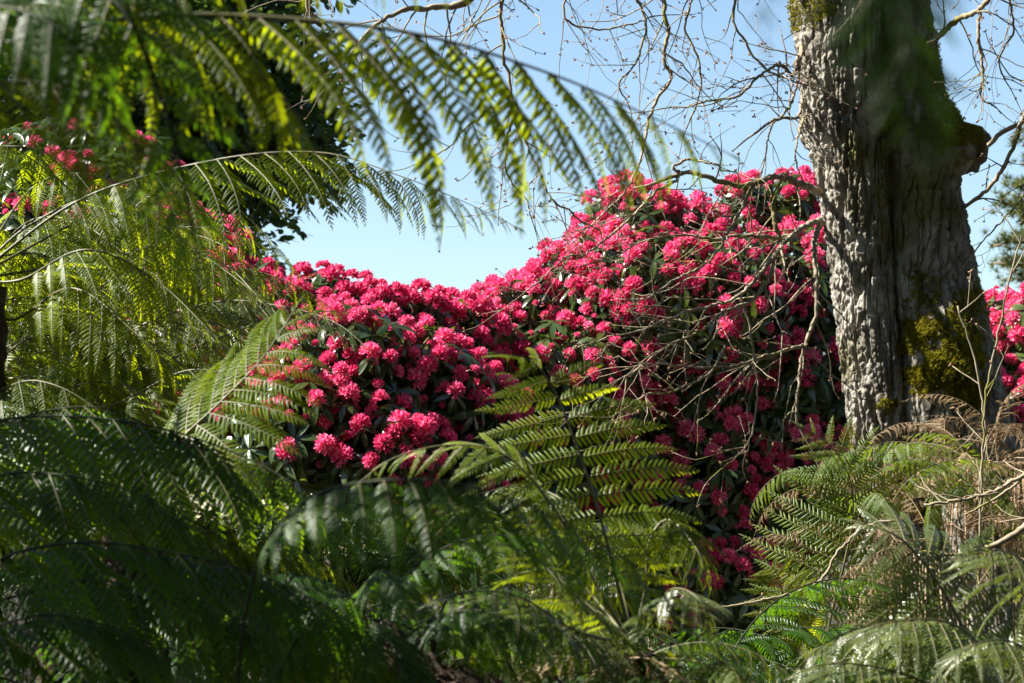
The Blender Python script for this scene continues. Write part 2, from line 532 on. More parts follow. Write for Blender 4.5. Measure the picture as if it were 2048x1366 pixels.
# moss cap on the stub
Ms, ts = [], []
for _i in range(1500):
    u = rng.uniform(0, 0.85)
    a = rng.uniform(0.0, math.pi) if rng.random() < 0.8 else rng.uniform(-0.8, 4)
    c = pts[int(u * 21)]
    r = rads[int(u * 21)] * 1.0
    nv = np.array([0.15, -math.cos(a) , math.sin(a)])
    Ms.append(rotation_to(unit(nv + rng.normal(0, .3, 3)), rng.uniform(0, 6)) * 0.012)
    ts.append(c + nv * r)
mb.scatter(TUFT, Ms, ts)
tag(link('moss', mb.mesh('moss', MAT['moss'], smooth=False), oak), kind='stuff')

# ------------------------------------------------------------------ oak branches and twigs
def bud_template():
    V = [(0, 0, 0), (1, 0, .45), (0, 1, .45), (-1, 0, .45), (0, -1, .45), (.7, .7, 1.2), (-.7, .7, 1.2), (-.7, -.7, 1.2), (.7, -.7, 1.2), (0, 0, 2.1)]
    V = np.array(V, float) * np.array([0.42, 0.42, 1])
    F3 = [(0, 2, 1), (0, 3, 2), (0, 4, 3), (0, 1, 4), (1, 2, 5), (2, 3, 6), (3, 4, 7), (4, 1, 8), (5, 2, 6), (6, 3, 7), (7, 4, 8), (8, 1, 5), (5, 6, 9), (6, 7, 9), (7, 8, 9), (8, 5, 9)]
    return V, [np.array(F3)]


BUD = bud_template()


def bud_cluster(bM, bT, p, d, s=0.0075):
    for q in range(rng.integers(2, 5)):
        a = unit(unit(d) + rng.normal(0, 0.55, 3))
        bM.append(rotation_to(a, rng.uniform(0, 6)) * s * rng.uniform(0.6, 1.15))
        bT.append(p + rng.normal(0, 0.002, 3))


def twig(mb, bM, bT, p, d, length, r, level, droop=0.25, kids=1.0):
    seg = 0.045
    n = max(3, int(length / seg))
    pts = [np.array(p, float)]
    d = unit(d)
    dirs = [d]
    for i in range(n):
        u = i / n
        kink = rng.normal(0, 0.115, 3)
        if rng.random() < 0.22: kink += rng.normal(0, 0.33, 3)
        grav = np.array([0, 0, -droop * (0.30 if u < 0.55 else -0.35)])
        d = unit(d + kink + grav * 0.6)
        dirs.append(d)
        pts.append(pts[-1] + d * seg * rng.uniform(0.8, 1.2))
    rr_ = r * np.linspace(1, 0.45, len(pts))
    mb.tube(pts, rr_, 6 if r > 0.005 else 4)
    bud_cluster(bM, bT, pts[-1], dirs[-1])
    for i in range(1, len(pts) - 1):
        if rng.random() < 0.10 * kids:
            a = unit(dirs[i] * 0.3 + rng.normal(0, 1, 3))
            mb.tube([pts[i], pts[i] + a * 0.018], [0.0018, 0.0012], 4)
            bud_cluster(bM, bT, pts[i] + a * 0.018, a, 0.006)
        if level > 0 and rng.random() < 0.21 * kids:
            a = unit(dirs[i] * rng.uniform(0.4, 1.0) + unit(rng.normal(0, 1, 3)) * 0.95)
            twig(mb, bM, bT, pts[i], a, length * rng.uniform(0.3, 0.62) * (1 - 0.4 * i / len(pts)), max(0.0014, r * 0.58), level - 1, droop, kids)


def hero_branch(ctrl, r0, r1, twigs=8, tlen=0.45, level=2, droop=0.3, start=0.15, kids=1.0, off=(0, 0, 0), bias=None):
    """a branch traced from the photograph: control points (px, py, distance), radii in photograph pixels"""
    if np.mean([q[1] for q in ctrl]) < 260: twigs = int(twigs * 1.5)      # the finer web against the sky
    base = np.array([0, OAKY, 0])
    c = np.array([P(*q) for q in ctrl]) - base + np.array(off)
    pts, ln = spline(c, max(12, int(len(ctrl) * 9)))
    kn = (vnoise(pts * 16.0, 41)[:, None] - 0.5) * np.array([0.02, 0.02, 0.02]) + rng.normal(0, 0.0022, pts.shape)
    kn[0] = 0
    pts = pts + kn
    d = ctrl[0][2]
    ra = np.linspace(r0, r1, len(pts)) * 0.88 * mpx(d) * (0.9 + 0.3 * rng.random(len(pts)))
    mb = MB()
    mb.tube(pts, ra, 9 if r0 > 5 else 6)
    br = link('branch', mb.mesh('branch', MAT['twig']), oak)
    tm, bM, bT = MB(), [], []
    T = np.gradient(pts, axis=0)
    for q in range(twigs):
        u = start + (1 - start) * (q + rng.random()) / twigs
        i = min(len(pts) - 2, int(u * (len(pts) - 1)))
        t = unit(T[i])
        a = unit(rng.normal(0, 1, 3) * [1, 0.7, 1])
        if bias is not None: a = unit(a + np.array(bias))
        a = unit(t * rng.uniform(0.25, 0.9) + (a - t * a.dot(t)))
        twig(tm, bM, bT, pts[i], a, tlen * rng.uniform(0.45, 1.25), max(0.0016, min(ra[i] * 0.5, 0.0042)), level, droop, kids)
    twig(tm, bM, bT, pts[-1], T[-1], tlen * 0.6, max(0.0016, ra[-1] * 0.9), 1, droop, kids)
    tg = link('twigs', tm.mesh('twigs', MAT['twig']), br); tag(tg, kind='stuff')
    if bM:
        b = MB(); b.scatter(BUD, bM, bT)
        tag(link('buds', b.mesh('buds', MAT['bud']), br), kind='stuff')
    return br


D = 8.9
# limbs overhead, out of the picture, that carry the hanging branches
hero_branch([(1640, -260, 9.0), (1450, -330, 8.9), (1200, -260, 8.7), (950, -200, 8.5), (650, -260, 8.4), (350, -300, 8.3)], 34, 10, 4, 0.4, 1)
hero_branch([(1840, -260, 9.0), (1960, -330, 8.8), (2120, -320, 8.6), (2300, -380, 8.4)], 26, 8, 3, 0.4, 1)
# traced ones
hero_branch([(1340, -290, 8.85), (1322, -100, 8.8), (1326, 0, 8.8), (1336, 60, 8.8), (1329, 112, 8.8), (1340, 160, 8.8), (1312, 200, 8.8), (1296, 250, 8.8), (1282, 310, 8.75), (1258, 372, 8.7), (1215, 420, 8.65)], 6.5, 2.2, 9, 0.5)
hero_branch([(1644, 384, 9.0), (1600, 366, 8.8), (1560, 352, 8.7), (1510, 365, 8.6), (1470, 372, 8.55), (1410, 350, 8.5), (1362, 346, 8.5)], 8.5, 4.5, 7, 0.4, 2, start=.3)
hero_branch([(1362, 346, 8.5), (1345, 365, 8.5), (1310, 385, 8.45), (1265, 432, 8.4), (1215, 475, 8.4), (1175, 505, 8.4), (1130, 515, 8.4), (1090, 552, 8.4), (1050, 585, 8.4)], 3.6, 1.5, 10, 0.4)
hero_branch([(1362, 346, 8.5), (1350, 330, 8.5), (1385, 320, 8.5), (1430, 330, 8.45), (1440, 345, 8.4)], 3.5, 2, 3, 0.3)
hero_branch([(1644, 438, 9.0), (1610, 452, 8.8), (1575, 478, 8.7), (1550, 510, 8.6), (1520, 548, 8.55), (1480, 590, 8.5), (1430, 610, 8.5), (1380, 622, 8.45), (1330, 640, 8.4), (1280, 660, 8.4)], 7, 2.0, 11, 0.5, bias=(0, 0, -.3))
hero_branch([(1552, 508, 8.6), (1535, 560, 8.55), (1500, 605, 8.5), (1450, 620, 8.45), (1400, 665, 8.4), (1340, 690, 8.35), (1290, 725, 8.3), (1250, 755, 8.3)], 4.5, 1.7, 11, 0.5, bias=(0, 0, -.3))
hero_branch([(1540, 372, 8.6), (1543, 410, 8.6), (1552, 450, 8.6), (1560, 485, 8.6)], 6, 5, 3, 0.3, 1)
hero_branch([(1646, 442, 9.0), (1628, 480, 8.8), (1634, 560, 8.7), (1628, 640, 8.65), (1606, 705, 8.6), (1598, 760, 8.55), (1592, 830, 8.5), (1596, 860, 8.5)], 6.5, 2.4, 10, 0.4, bias=(-.3, 0, -.2))
hero_branch([(1606, 690, 8.6), (1540, 710, 8.5), (1470, 730, 8.45), (1390, 735, 8.4), (1320, 728, 8.35), (1250, 735, 8.3)], 4, 1.6, 10, 0.4)
hero_branch([(1480, 592, 8.5), (1500, 660, 8.5), (1510, 740, 8.45), (1512, 830, 8.4), (1490, 895, 8.4), (1440, 940, 8.4)], 3.2, 1.6, 6, 0.35, 1)
hero_branch([(1450, 690, 8.4), (1420, 745, 8.35), (1350, 780, 8.3), (1290, 790, 8.3), (1220, 835, 8.25), (1170, 825, 8.2)], 3.2, 1.5, 7, 0.35, 1)
hero_branch([(1570, 480, 8.7), (1500, 470, 8.6), (1430, 480, 8.5), (1360, 470, 8.5), (1290, 480, 8.45), (1220, 520, 8.4)], 4.5, 1.8, 10, 0.4)
hero_branch([(1510, 366, 8.6), (1470, 440, 8.5), (1420, 520, 8.45), (1350, 560, 8.4), (1290, 600, 8.4)], 4, 1.8, 8, 0.4)
hero_branch([(1000, -210, 8.5), (1000, -60, 8.5), (1003, 40, 8.5), (1008, 110, 8.5), (1020, 180, 8.5), (1030, 240, 8.5), (1058, 300, 8.5), (1085, 360, 8.45), (1105, 395, 8.4), (1150, 430, 8.4), (1200, 462, 8.4)], 5.5, 1.8, 14, 0.5)
hero_branch([(1028, 235, 8.5), (1012, 290, 8.5), (1018, 350, 8.5), (1050, 395, 8.5), (1060, 430, 8.45)], 3.2, 1.5, 6, 0.35)
hero_branch([(1024, 200, 8.5), (985, 225, 8.5), (940, 248, 8.5), (890, 300, 8.5), (830, 330, 8.5)], 3.0, 1.4, 7, 0.4)
hero_branch([(1020, -215, 8.5), (980, -60, 8.5), (930, 5, 8.4), (860, 14, 8.4), (800, 22, 8.35), (740, 60, 8.3), (700, 110, 8.3)], 13, 3.0, 10, 0.45, bias=(0, 0, -.3))
hero_branch([(640, -250, 8.4), (640, -80, 8.4), (615, 10, 8.4), (660, 60, 8.4), (720, 130, 8.4)], 6, 2, 9, 0.45)
hero_branch([(1240, -265, 8.7), (1250, -90, 8.7), (1275, 0, 8.7), (1290, 60, 8.7), (1275, 120, 8.7), (1240, 170, 8.7), (1260, 220, 8.7)], 4.5, 1.6, 10, 0.45)
hero_branch([(1150, -250, 8.7), (1140, -80, 8.7), (1130, 30, 8.7), (1190, 60, 8.7), (1260, 50, 8.7), (1310, 30, 8.7)], 4, 1.6, 10, 0.4)
hero_branch([(1420, -325, 8.9), (1400, -120, 8.8), (1385, 0, 8.7), (1370, 60, 8.7), (1400, 130, 8.7), (1395, 200, 8.7), (1370, 260, 8.7)], 4.5, 1.6, 10, 0.4)
hero_branch([(1520, -310, 8.9), (1500, -120, 8.7), (1470, 0, 8.7), (1480, 70, 8.7), (1530, 140, 8.7), (1600, 165, 8.8)], 4.5, 2.0, 9, 0.4)
hero_branch([(1602, 95, 9.0), (1585, 150, 8.8), (1560, 130, 8.7), (1520, 150, 8.6), (1480, 190, 8.6), (1420, 200, 8.6), (1370, 215, 8.6)], 5, 1.8, 10, 0.45)
hero_branch([(1604, 80, 9.0), (1592, 180, 8.8), (1566, 230, 8.7), (1540, 255, 8.7), (1532, 300, 8.7), (1522, 345, 8.7)], 4.0, 1.8, 7, 0.35)
hero_branch([(1606, 190, 9.0), (1594, 235, 8.8), (1560, 238, 8.7), (1530, 250, 8.65)], 4, 3, 3, 0.3)
hero_branch([(1612, 228, 9.0), (1590, 300, 8.8), (1600, 345, 8.8), (1615, 370, 8.8)], 3, 1.6, 3, 0.25, 1)
hero_branch([(1835, 110, 9.05), (1884, 66, 8.95), (1920, 36, 8.8), (1955, 22, 8.7), (1985, -15, 8.7), (2010, -80, 8.7)], 7, 5, 4, 0.35, 1)
hero_branch([(1957, 22, 8.7), (1960, 100, 8.7), (1966, 160, 8.7), (1964, 195, 8.7), (1992, 216, 8.7)], 4, 1.8, 6, 0.35)
hero_branch([(2060, -325, 8.7), (2040, -100, 8.7), (2020, 0, 8.7), (2030, 60, 8.7), (2000, 110, 8.7), (2010, 160, 8.7)], 4.5, 1.8, 9, 0.4)
hero_branch([(1975, 292, 8.8), (2010, 262, 8.8), (2060, 235, 8.8), (2120, 200, 8.8), (2200, 60, 8.8), (2280, -370, 8.6)], 5, 6, 4, 0.3, 1)
hero_branch([(1880, 450, 9.05), (1932, 412, 8.95), (1980, 372, 8.8), (2020, 310, 8.7), (2048, 230, 8.7), (2100, 120, 8.7)], 4, 5, 6, 0.35, 1)
hero_branch([(2140, 200, 8.8), (2080, 330, 8.8), (2040, 400, 8.8), (1995, 450, 8.8), (1950, 500, 8.8)], 4, 1.6, 6, 0.35)

# ------------------------------------------------------------------ fern fronds
def pinna_template(npairs, bend, pdroop, seed, curl=0.0, width=1.0, gap=0.72):
    """one leaflet of a tree fern, unit length along +x, upper face +z, cut into pinnules"""
    r = np.random.default_rng(seed)
    m = MB()
    us = np.linspace(0, 1, 17)
    ang = -bend * us - curl * us ** 3
    dx = np.cumsum(np.concatenate([[0], np.cos(ang[:-1]) / 16]))
    dz = np.cumsum(np.concatenate([[0], np.sin(ang[:-1]) / 16]))
    dy = 0.03 * np.sin(us * 3)
    mid = np.stack([dx, dy, dz], 1)
    m.tube(mid, np.linspace(0.0075, 0.002, 17), 4, 1)
    sp = 1.0 / npairs
    Vs, Fs = [], []
    for i in range(npairs):
        for side in (1, -1):
            u = (i + 0.6 + (0.25 if side > 0 else 0)) / (npairs + 0.6)
            u = min(u, 0.995)
            if r.random() < 0.035: continue
            p = np.array([np.interp(u, us, mid[:, k]) for k in range(3)])
            a = np.interp(u, us, ang)
            t = np.array([math.cos(a), 0, math.sin(a)])
            nn = np.array([-math.sin(a), 0, math.cos(a)])
            y = np.array([0, side, 0.0])
            ln = 0.135 * width * (0.62 + 0.38 * min(1, u / 0.15)) * max(0.10, (1 - u ** 2.4)) ** 0.85 * (r.uniform(0.86, 1.10) if r.random() > 0.06 else r.uniform(0.4, 0.8))
            w = sp * gap * (1 if u < 0.8 else 1 - 0.6 * (u - 0.8) / 0.2)
            fa = R(76 - 30 * u + r.normal(0, 4))
            dd = pdroop * r.uniform(0.7, 1.3)
            cur = p.copy()
            st = []
            for kk, v in enumerate((0, 0.42, 0.78, 1.0)):
                if kk:
                    dl = (v - (0, 0.42, 0.78)[kk - 1]) * ln
                    ph = dd * (v - 0.1)
                    f2 = fa - 0.25 * v
                    dvec = (y * math.sin(f2) + t * math.cos(f2)) * math.cos(ph) - nn * math.sin(ph)
                    cur = cur + dvec * dl
                hw = 0.5 * w * (0.85, 1.0, 0.72, 0.12)[kk]
                st.append((cur + nn * 0.004, cur - t * hw - nn * hw * 0.55, cur + t * hw - nn * hw * 0.55))
            k0 = len(Vs)
            for s_ in st: Vs += list(s_)
            for kk in range(3):
                b = k0 + kk * 3
                q1 = (b + 1, b, b + 3, b + 4)
                q2 = (b, b + 2, b + 5, b + 3)
                if side > 0:
                    Fs += [q1, q2]
                else:
                    Fs += [q1[::-1], q2[::-1]]
    m.add(np.array(Vs), [np.array(Fs)], 0)
    return m


PINNA = {}
def pinna_lib(mat, dead=False):
    if mat in PINNA: return PINNA[mat]
    specs = [(21, 0.30, 0.40), (22, 0.55, 0.55), (20, 0.80, 0.80), (20, 0.45, 0.30), (22, 0.20, 0.65)]
    coarse = mat in ('fern_shaded', 'fern_mid')
    if coarse: specs = [(17, 0.30, 0.40), (18, 0.55, 0.50), (17, 0.75, 0.75), (16, 0.45, 0.30), (18, 0.20, 0.60)]
    if dead: specs = [(15, 0.9, 1.2), (14, 1.6, 1.5), (15, 0.5, 0.9), (13, 2.2, 1.7), (16, -0.7, 1.1)]
    out = []
    for q, (a, b, c) in enumerate(specs):
        m = pinna_template(a, b, c, 100 + q, curl=0.3 if not dead else 1.2, gap=(0.66 if coarse else 0.60) if not dead else 0.5, width=(1.15 if coarse else 1.14) if not dead else 1.0)
        out.append((m.mesh('pinna', [MAT[mat], MAT['dead_rachis' if dead else 'rachis']]), m))
    PINNA[mat] = out
    return out


def frond_shape(t, kind='tree'):
    if t < 0.28:
        return 0.50 + 0.5 * (t / 0.28) ** 0.75
    return max(0.06, (1 - ((t - 0.28) / 0.72) ** 1.7)) ** 0.9


def frond_layout(ctrl, plen, pairs, hint=(0, 0, 1), droop=0.35, start=0.15, roll=0.0, nv=5, jit=1.0, r0=0.008, angle=72, keep=0.95, sides=(1, 1), twist=0.0, zup=0.25, level=1.0):
    """rachis line plus the placement of each pinna: (variant, 3x3, position)"""
    pts, ln = spline(ctrl, 56)
    T = np.gradient(pts, axis=0)
    T /= np.linalg.norm(T, axis=1)[:, None]
    hint = np.asarray(hint, float)
    out = []
    for i in range(pairs):
        for sd in (1, -1):
            if rng.random() > keep or (sides[0] if sd > 0 else sides[1]) == 0: continue
            t = (i + 0.5 + (0.18 if sd > 0 else 0)) / (pairs + 0.6)
            u = start + (1 - start) * min(t, 0.995)
            x = u * (len(pts) - 1)
            k = min(len(pts) - 2, int(x))
            p = pts[k] + (pts[k + 1] - pts[k]) * (x - k)
            tt = unit(T[k] + (T[k + 1] - T[k]) * (x - k))
            nn = unit(hint - tt * hint.dot(tt))
            bb = np.cross(nn, tt)
            rl = roll + twist * u
            c, s = math.cos(rl), math.sin(rl)
            nn, bb = nn * c + bb * s, bb * c - nn * s
            a = R(angle - 32 * t ** 1.5 + rng.normal(0, 3 * jit))
            L = plen * frond_shape(t) * rng.uniform(0.92, 1.06)
            dr = droop * rng.uniform(0.75, 1.25)
            xd = unit(bb * sd * math.sin(a) + tt * math.cos(a) + np.array([0, 0, -dr]) + rng.normal(0, 0.035 * jit, 3))
            xd = unit(xd * np.array([1, 1, level]))
            zd = nn + rng.normal(0, 0.10 * jit, 3) + np.array([0, 0, zup])
            zd = unit(zd - xd * zd.dot(xd))
            yd = np.cross(zd, xd)
            M = np.stack([xd, yd, zd], 1) * L
            out.append((int(rng.integers(0, nv)), M, p))
    # leaf tip
    tt = T[-1]
    nn = unit(hint - tt * hint.dot(tt))
    out.append((0, np.stack([tt, np.cross(nn, tt), nn], 1) * plen * 0.13, pts[-2]))
    rad = np.interp(np.linspace(0, 1, len(pts)), [0, start, 1], [r0 * 1.25, r0, r0 * 0.18])
    return pts, rad, out


def hero_frond(fern, ctrl, plen, pairs, mat, rmat='rachis', dead=False, **kw):
    base = np.array(fern.location)
    c = [np.asarray(q, float) - base for q in ctrl]
    pts, rad, lay = frond_layout(c, plen, pairs, **kw)
    m = MB(); m.tube(pts, rad, 7)
    fr = link('frond', m.mesh('frond_rachis', MAT[rmat]), fern)
    lib = pinna_lib(mat, dead)
    for v, M, p in lay:
        link('pinna', lib[v][0], fr, M=M4(M, p))
    return fr


FILL = {}
def filler_meshes(mat, rmat, dead=False):
    """five whole fronds of one kind that the fuller crowns repeat"""
    key = (mat, rmat)
    if key in FILL: return FILL[key]
    lib = pinna_lib(mat, dead)
    out = []
    for q in range(5):
        L = 1.0
        e0, e1 = R((58, 46, 66, 38, 52)[q]), R((-38, -30, -55, -46, -62)[q])
        pts = [np.zeros(3)]
        az = 0
        for i in range(14):
            u = i / 13
            e = e0 + (e1 - e0) * u ** 0.9
            az += rng.normal(0, 0.035)
            pts.append(pts[-1] + np.array([math.cos(e) * math.cos(az), math.cos(e) * math.sin(az), math.sin(e)]) * L / 14)
        rp, rad, lay = frond_layout(pts[::2] + [pts[-1]], 0.235 if not dead else 0.16, 15 if not dead else 22, droop=0.35 + 0.12 * q, start=0.17, r0=0.0036, jit=1.6, angle=62)
        m1 = MB(); m1.tube(rp, rad, 6)
        m2 = MB()
        for v in range(5):
            sel = [(M, p) for vv, M, p in lay if vv == v]
            tm = lib[v][1]
            V = np.concatenate(tm.v)
            for mi in (0, 1):
                F = [f for f, mm in zip(tm.f, tm.m) if mm[0] == mi]
                if mi == 0:
                    m2.scatter((V, F), [s[0] for s in sel], [s[1] for s in sel], 0)
                else:
                    m1.scatter((V, F), [s[0] for s in sel], [s[1] for s in sel], 0)
        out.append((m1.mesh('frond_rachis', MAT[rmat]), m2.mesh('leaf_blade', MAT[mat])))
    FILL[key] = out
    return out


def fill_fronds(fern, crown, n, length, mat, az=(0, 360), rmat='rachis', tilt=(0, 0), dead=False, spread=0.06):
    lib = filler_meshes(mat, rmat, dead)
    base = np.array(fern.location)
    for i in range(n):
        a = R(az[0] + (az[1] - az[0]) * (i + rng.uniform(0.1, 0.9)) / n)
        tl = R(rng.uniform(-14, 12) + rng.uniform(*tilt) if tilt != (0, 0) else rng.uniform(-14, 12))
        L = length * rng.uniform(0.75, 1.12)
        M = Matrix.Rotation(a, 4, 'Z') @ Matrix.Rotation(-tl, 4, 'Y') @ Matrix.Rotation(R(rng.uniform(-22, 22)), 4, 'X')
        M = Matrix.Translation(Vector(np.asarray(crown) - base + rng.normal(0, spread, 3) * [1, 1, .4])) @ M @ Matrix.Scale(L, 4)
        q = int(rng.integers(0, 5))
        fr = link('frond', lib[q][0], fern, M=M)
        tag(link('leaf_blade', lib[q][1], fr), kind='stuff')


def fern_trunk(fern, path, r0, r1, stubs=90, hair=True):
    """fibrous trunk with the stubs of old fronds"""
    base = np.array(fern.location)
    pts, ln = spline([np.asarray(q) - base for q in path], 40)
    m = MB()
    m.tube(pts, np.linspace(r0, r1, 40), 22)
    V = np.concatenate(m.v)
    cc = pts[np.clip(np.arange(len(V)) // 22, 0, 39)]
    V = V + (V - cc) * ((vnoise(V * 34.0, 51) - 0.4) * 0.6)[:, None]
    m.v = [V]
    T = np.gradient(pts, axis=0)
    for q in range(stubs):
        u = rng.uniform(0.02, 1.0)
        i = int(u * 39)
        a = q * 2.399
        t = unit(T[i])
        x = unit(np.cross(t, [0.3, 0.9, 0.2])); y = np.cross(t, x)
        o = x * math.cos(a) + y * math.sin(a)
        r = r0 + (r1 - r0) * u
        L = rng.uniform(0.03, 0.09)
        p0 = pts[i] + o * r * 0.85
        sp = [p0, p0 + unit(o + t * 0.9) * L * 0.5, p0 + unit(o * 0.7 + t * 1.3) * L]
        m.tube(sp, [0.007, 0.006, 0.003], 5)
    for q in range(900 if hair else 0):
        u = rng.uniform(0.0, 1.0); i = int(u * 39); a = rng.uniform(0, 6.28)
        t = unit(T[i]); x = unit(np.cross(t, [0.3, 0.9, 0.2])); y = np.cross(t, x)
        o = x * math.cos(a) + y * math.sin(a)
        r = r0 + (r1 - r0) * u
        p0 = pts[i] + o * r * 0.95
        e = p0 + unit(o * 0.8 + rng.normal(0, .6, 3) + np.array([0, 0, -.3])) * rng.uniform(0.02, 0.06)
        m.tube([p0, e], [0.0022, 0.001], 3, cap=False)
    link('trunk', m.mesh('fern_trunk', MAT['fibre']), fern)


def new_fern(crown, label, name='tree_fern', cat='tree fern', group='tree ferns', trunk=True, r=(0.10, 0.085)):
    crown = np.asarray(crown, float)
    f = tag(link(name, None, loc=(crown[0], crown[1], 0)), label, cat, group)
    if trunk:
        fern_trunk(f, [(crown[0] + 0.06, crown[1] + .04, -0.1), (crown[0] + .02, crown[1], crown[2] * 0.5), (crown[0], crown[1], crown[2] - 0.02)], r[0], r[1])
    return f


def px(*pts):
    return [P(*q) for q in pts]


# --- near fern whose fronds arch in from the top left
c1 = P(-330, 260, 3.0)
f1 = new_fern(c1, 'nearest tree fern, blurred yellow-green fronds arching across the top left of the view')
hero_frond(f1, [c1] + px((-50, 110, 2.95), (200, 45, 2.9), (430, 30, 2.9), (800, 62, 2.9), (1080, 140, 2.95), (1290, 228, 3.0), (1480, 318, 3.05)), 0.36, 17, 'fern', droop=0.66, start=0.34, r0=0.0045, angle=44, hint=(0.1, -0.35, 1))
hero_frond(f1, [c1] + px((-120, 80, 2.8), (60, -60, 2.7), (230, 0, 2.6), (320, 190, 2.6), (375, 400, 2.6), (405, 610, 2.6)), 0.21, 16, 'fern_shaded', droop=0.35, start=0.3, r0=0.006, hint=(0.35, -1, 0.35), rmat='rachis_dark')
hero_frond(f1, [c1] + px((-100, 180, 2.9), (100, 170, 2.9), (250, 260, 2.9), (330, 390, 2.9), (372, 520, 2.9)), 0.22, 14, 'fern', droop=0.5, start=0.25, r0=.004, hint=(-0.2, -0.6, 0.8), angle=56)
hero_frond(f1, [c1] + px((-120, 40, 3.0), (140, -40, 3.0), (330, 30, 3.0), (480, 110, 3.0), (580, 210, 3.0), (640, 330, 3.0)), 0.27, 14, 'fern', droop=0.7, start=0.3, r0=.004, hint=(0, -0.5, 1), angle=48)
hero_frond(f1, [c1] + px((-250, 60, 3.0), (-80, -40, 3.0), (60, 0, 3.0), (110, 110, 3.0), (130, 260, 3.0)), 0.18, 12, 'fern', droop=0.4, start=0.3, r0=.004, hint=(0, -0.8, .6))
hero_frond(f1, [c1] + px((-220, 120, 2.7), (-60, 20, 2.6), (90, 40, 2.5), (200, 160, 2.5), (260, 330, 2.5)), 0.19, 15, 'fern_shaded', droop=0.5, start=0.3, r0=.004, hint=(0.2, -0.8, .5), rmat='rachis_dark')
hero_frond(f1, [c1] + px((-60, 0, 2.8), (250, -130, 2.7), (520, -120, 2.7), (780, -70, 2.7), (950, 10, 2.75)), 0.19, 14, 'fern', droop=0.8, start=0.25, r0=.004, hint=(0, -0.2, 1), angle=52)

# --- second fern, a step further back on the left
c2 = P(-60, 560, 5.6)
f2 = new_fern(c2, 'tree fern mid-left, its long frond tip pointing into the pale sky')
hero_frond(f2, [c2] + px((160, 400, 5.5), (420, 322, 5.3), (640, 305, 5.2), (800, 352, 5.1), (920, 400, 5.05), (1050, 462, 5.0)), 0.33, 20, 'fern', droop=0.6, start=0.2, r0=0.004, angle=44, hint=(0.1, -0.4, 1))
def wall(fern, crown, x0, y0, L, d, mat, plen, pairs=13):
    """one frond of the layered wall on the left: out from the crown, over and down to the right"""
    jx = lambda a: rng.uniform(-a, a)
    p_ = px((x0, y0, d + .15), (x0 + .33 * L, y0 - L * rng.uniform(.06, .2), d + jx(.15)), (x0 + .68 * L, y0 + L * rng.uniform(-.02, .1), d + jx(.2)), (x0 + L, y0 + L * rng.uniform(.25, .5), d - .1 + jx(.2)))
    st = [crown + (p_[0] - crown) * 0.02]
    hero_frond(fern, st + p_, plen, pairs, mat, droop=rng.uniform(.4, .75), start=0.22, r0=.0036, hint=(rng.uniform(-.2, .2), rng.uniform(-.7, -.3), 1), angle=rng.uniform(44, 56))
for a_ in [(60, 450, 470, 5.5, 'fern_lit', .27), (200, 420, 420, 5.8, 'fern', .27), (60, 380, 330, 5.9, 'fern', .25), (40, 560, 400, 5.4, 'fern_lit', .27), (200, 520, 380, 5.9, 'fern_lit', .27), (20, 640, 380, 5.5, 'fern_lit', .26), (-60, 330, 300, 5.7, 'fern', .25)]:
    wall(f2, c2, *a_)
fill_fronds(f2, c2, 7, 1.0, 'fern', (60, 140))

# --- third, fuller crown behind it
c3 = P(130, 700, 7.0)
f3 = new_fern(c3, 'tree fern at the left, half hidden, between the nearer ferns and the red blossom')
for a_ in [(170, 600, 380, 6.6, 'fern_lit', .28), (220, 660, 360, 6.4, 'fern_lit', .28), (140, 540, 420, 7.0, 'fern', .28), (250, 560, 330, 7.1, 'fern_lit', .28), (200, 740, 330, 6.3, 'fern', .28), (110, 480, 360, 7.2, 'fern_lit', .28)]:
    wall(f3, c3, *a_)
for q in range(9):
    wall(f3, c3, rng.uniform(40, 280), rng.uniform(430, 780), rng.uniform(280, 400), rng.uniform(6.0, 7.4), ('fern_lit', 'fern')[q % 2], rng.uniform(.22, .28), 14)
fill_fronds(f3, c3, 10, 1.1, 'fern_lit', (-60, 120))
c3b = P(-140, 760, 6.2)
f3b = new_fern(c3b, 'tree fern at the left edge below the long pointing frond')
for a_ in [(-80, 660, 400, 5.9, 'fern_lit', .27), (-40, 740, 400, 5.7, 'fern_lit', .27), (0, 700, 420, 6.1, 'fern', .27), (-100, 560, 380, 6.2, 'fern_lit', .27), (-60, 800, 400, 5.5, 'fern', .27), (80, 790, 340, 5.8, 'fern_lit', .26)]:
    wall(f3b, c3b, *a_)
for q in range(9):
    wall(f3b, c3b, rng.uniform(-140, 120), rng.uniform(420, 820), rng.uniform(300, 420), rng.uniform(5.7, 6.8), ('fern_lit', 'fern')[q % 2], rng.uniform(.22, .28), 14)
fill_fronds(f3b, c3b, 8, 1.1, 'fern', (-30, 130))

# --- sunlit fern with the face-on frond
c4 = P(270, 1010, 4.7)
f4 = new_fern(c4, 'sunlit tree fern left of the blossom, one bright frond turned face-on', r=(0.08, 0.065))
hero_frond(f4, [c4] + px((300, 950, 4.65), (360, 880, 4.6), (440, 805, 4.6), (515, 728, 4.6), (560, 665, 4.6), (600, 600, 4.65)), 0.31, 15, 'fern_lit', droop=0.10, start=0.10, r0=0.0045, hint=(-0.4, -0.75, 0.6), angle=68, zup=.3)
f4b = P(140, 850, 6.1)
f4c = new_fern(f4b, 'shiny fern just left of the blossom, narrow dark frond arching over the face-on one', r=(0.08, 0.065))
hero_frond(f4c, [f4b] + px((240, 680, 5.9), (420, 606, 5.8), (560, 612, 5.7), (670, 645, 5.6), (745, 705, 5.5)), 0.22, 19, 'fern_silver', droop=0.5, start=0.25, r0=.004, hint=(0.0, -0.3, 1), angle=46)
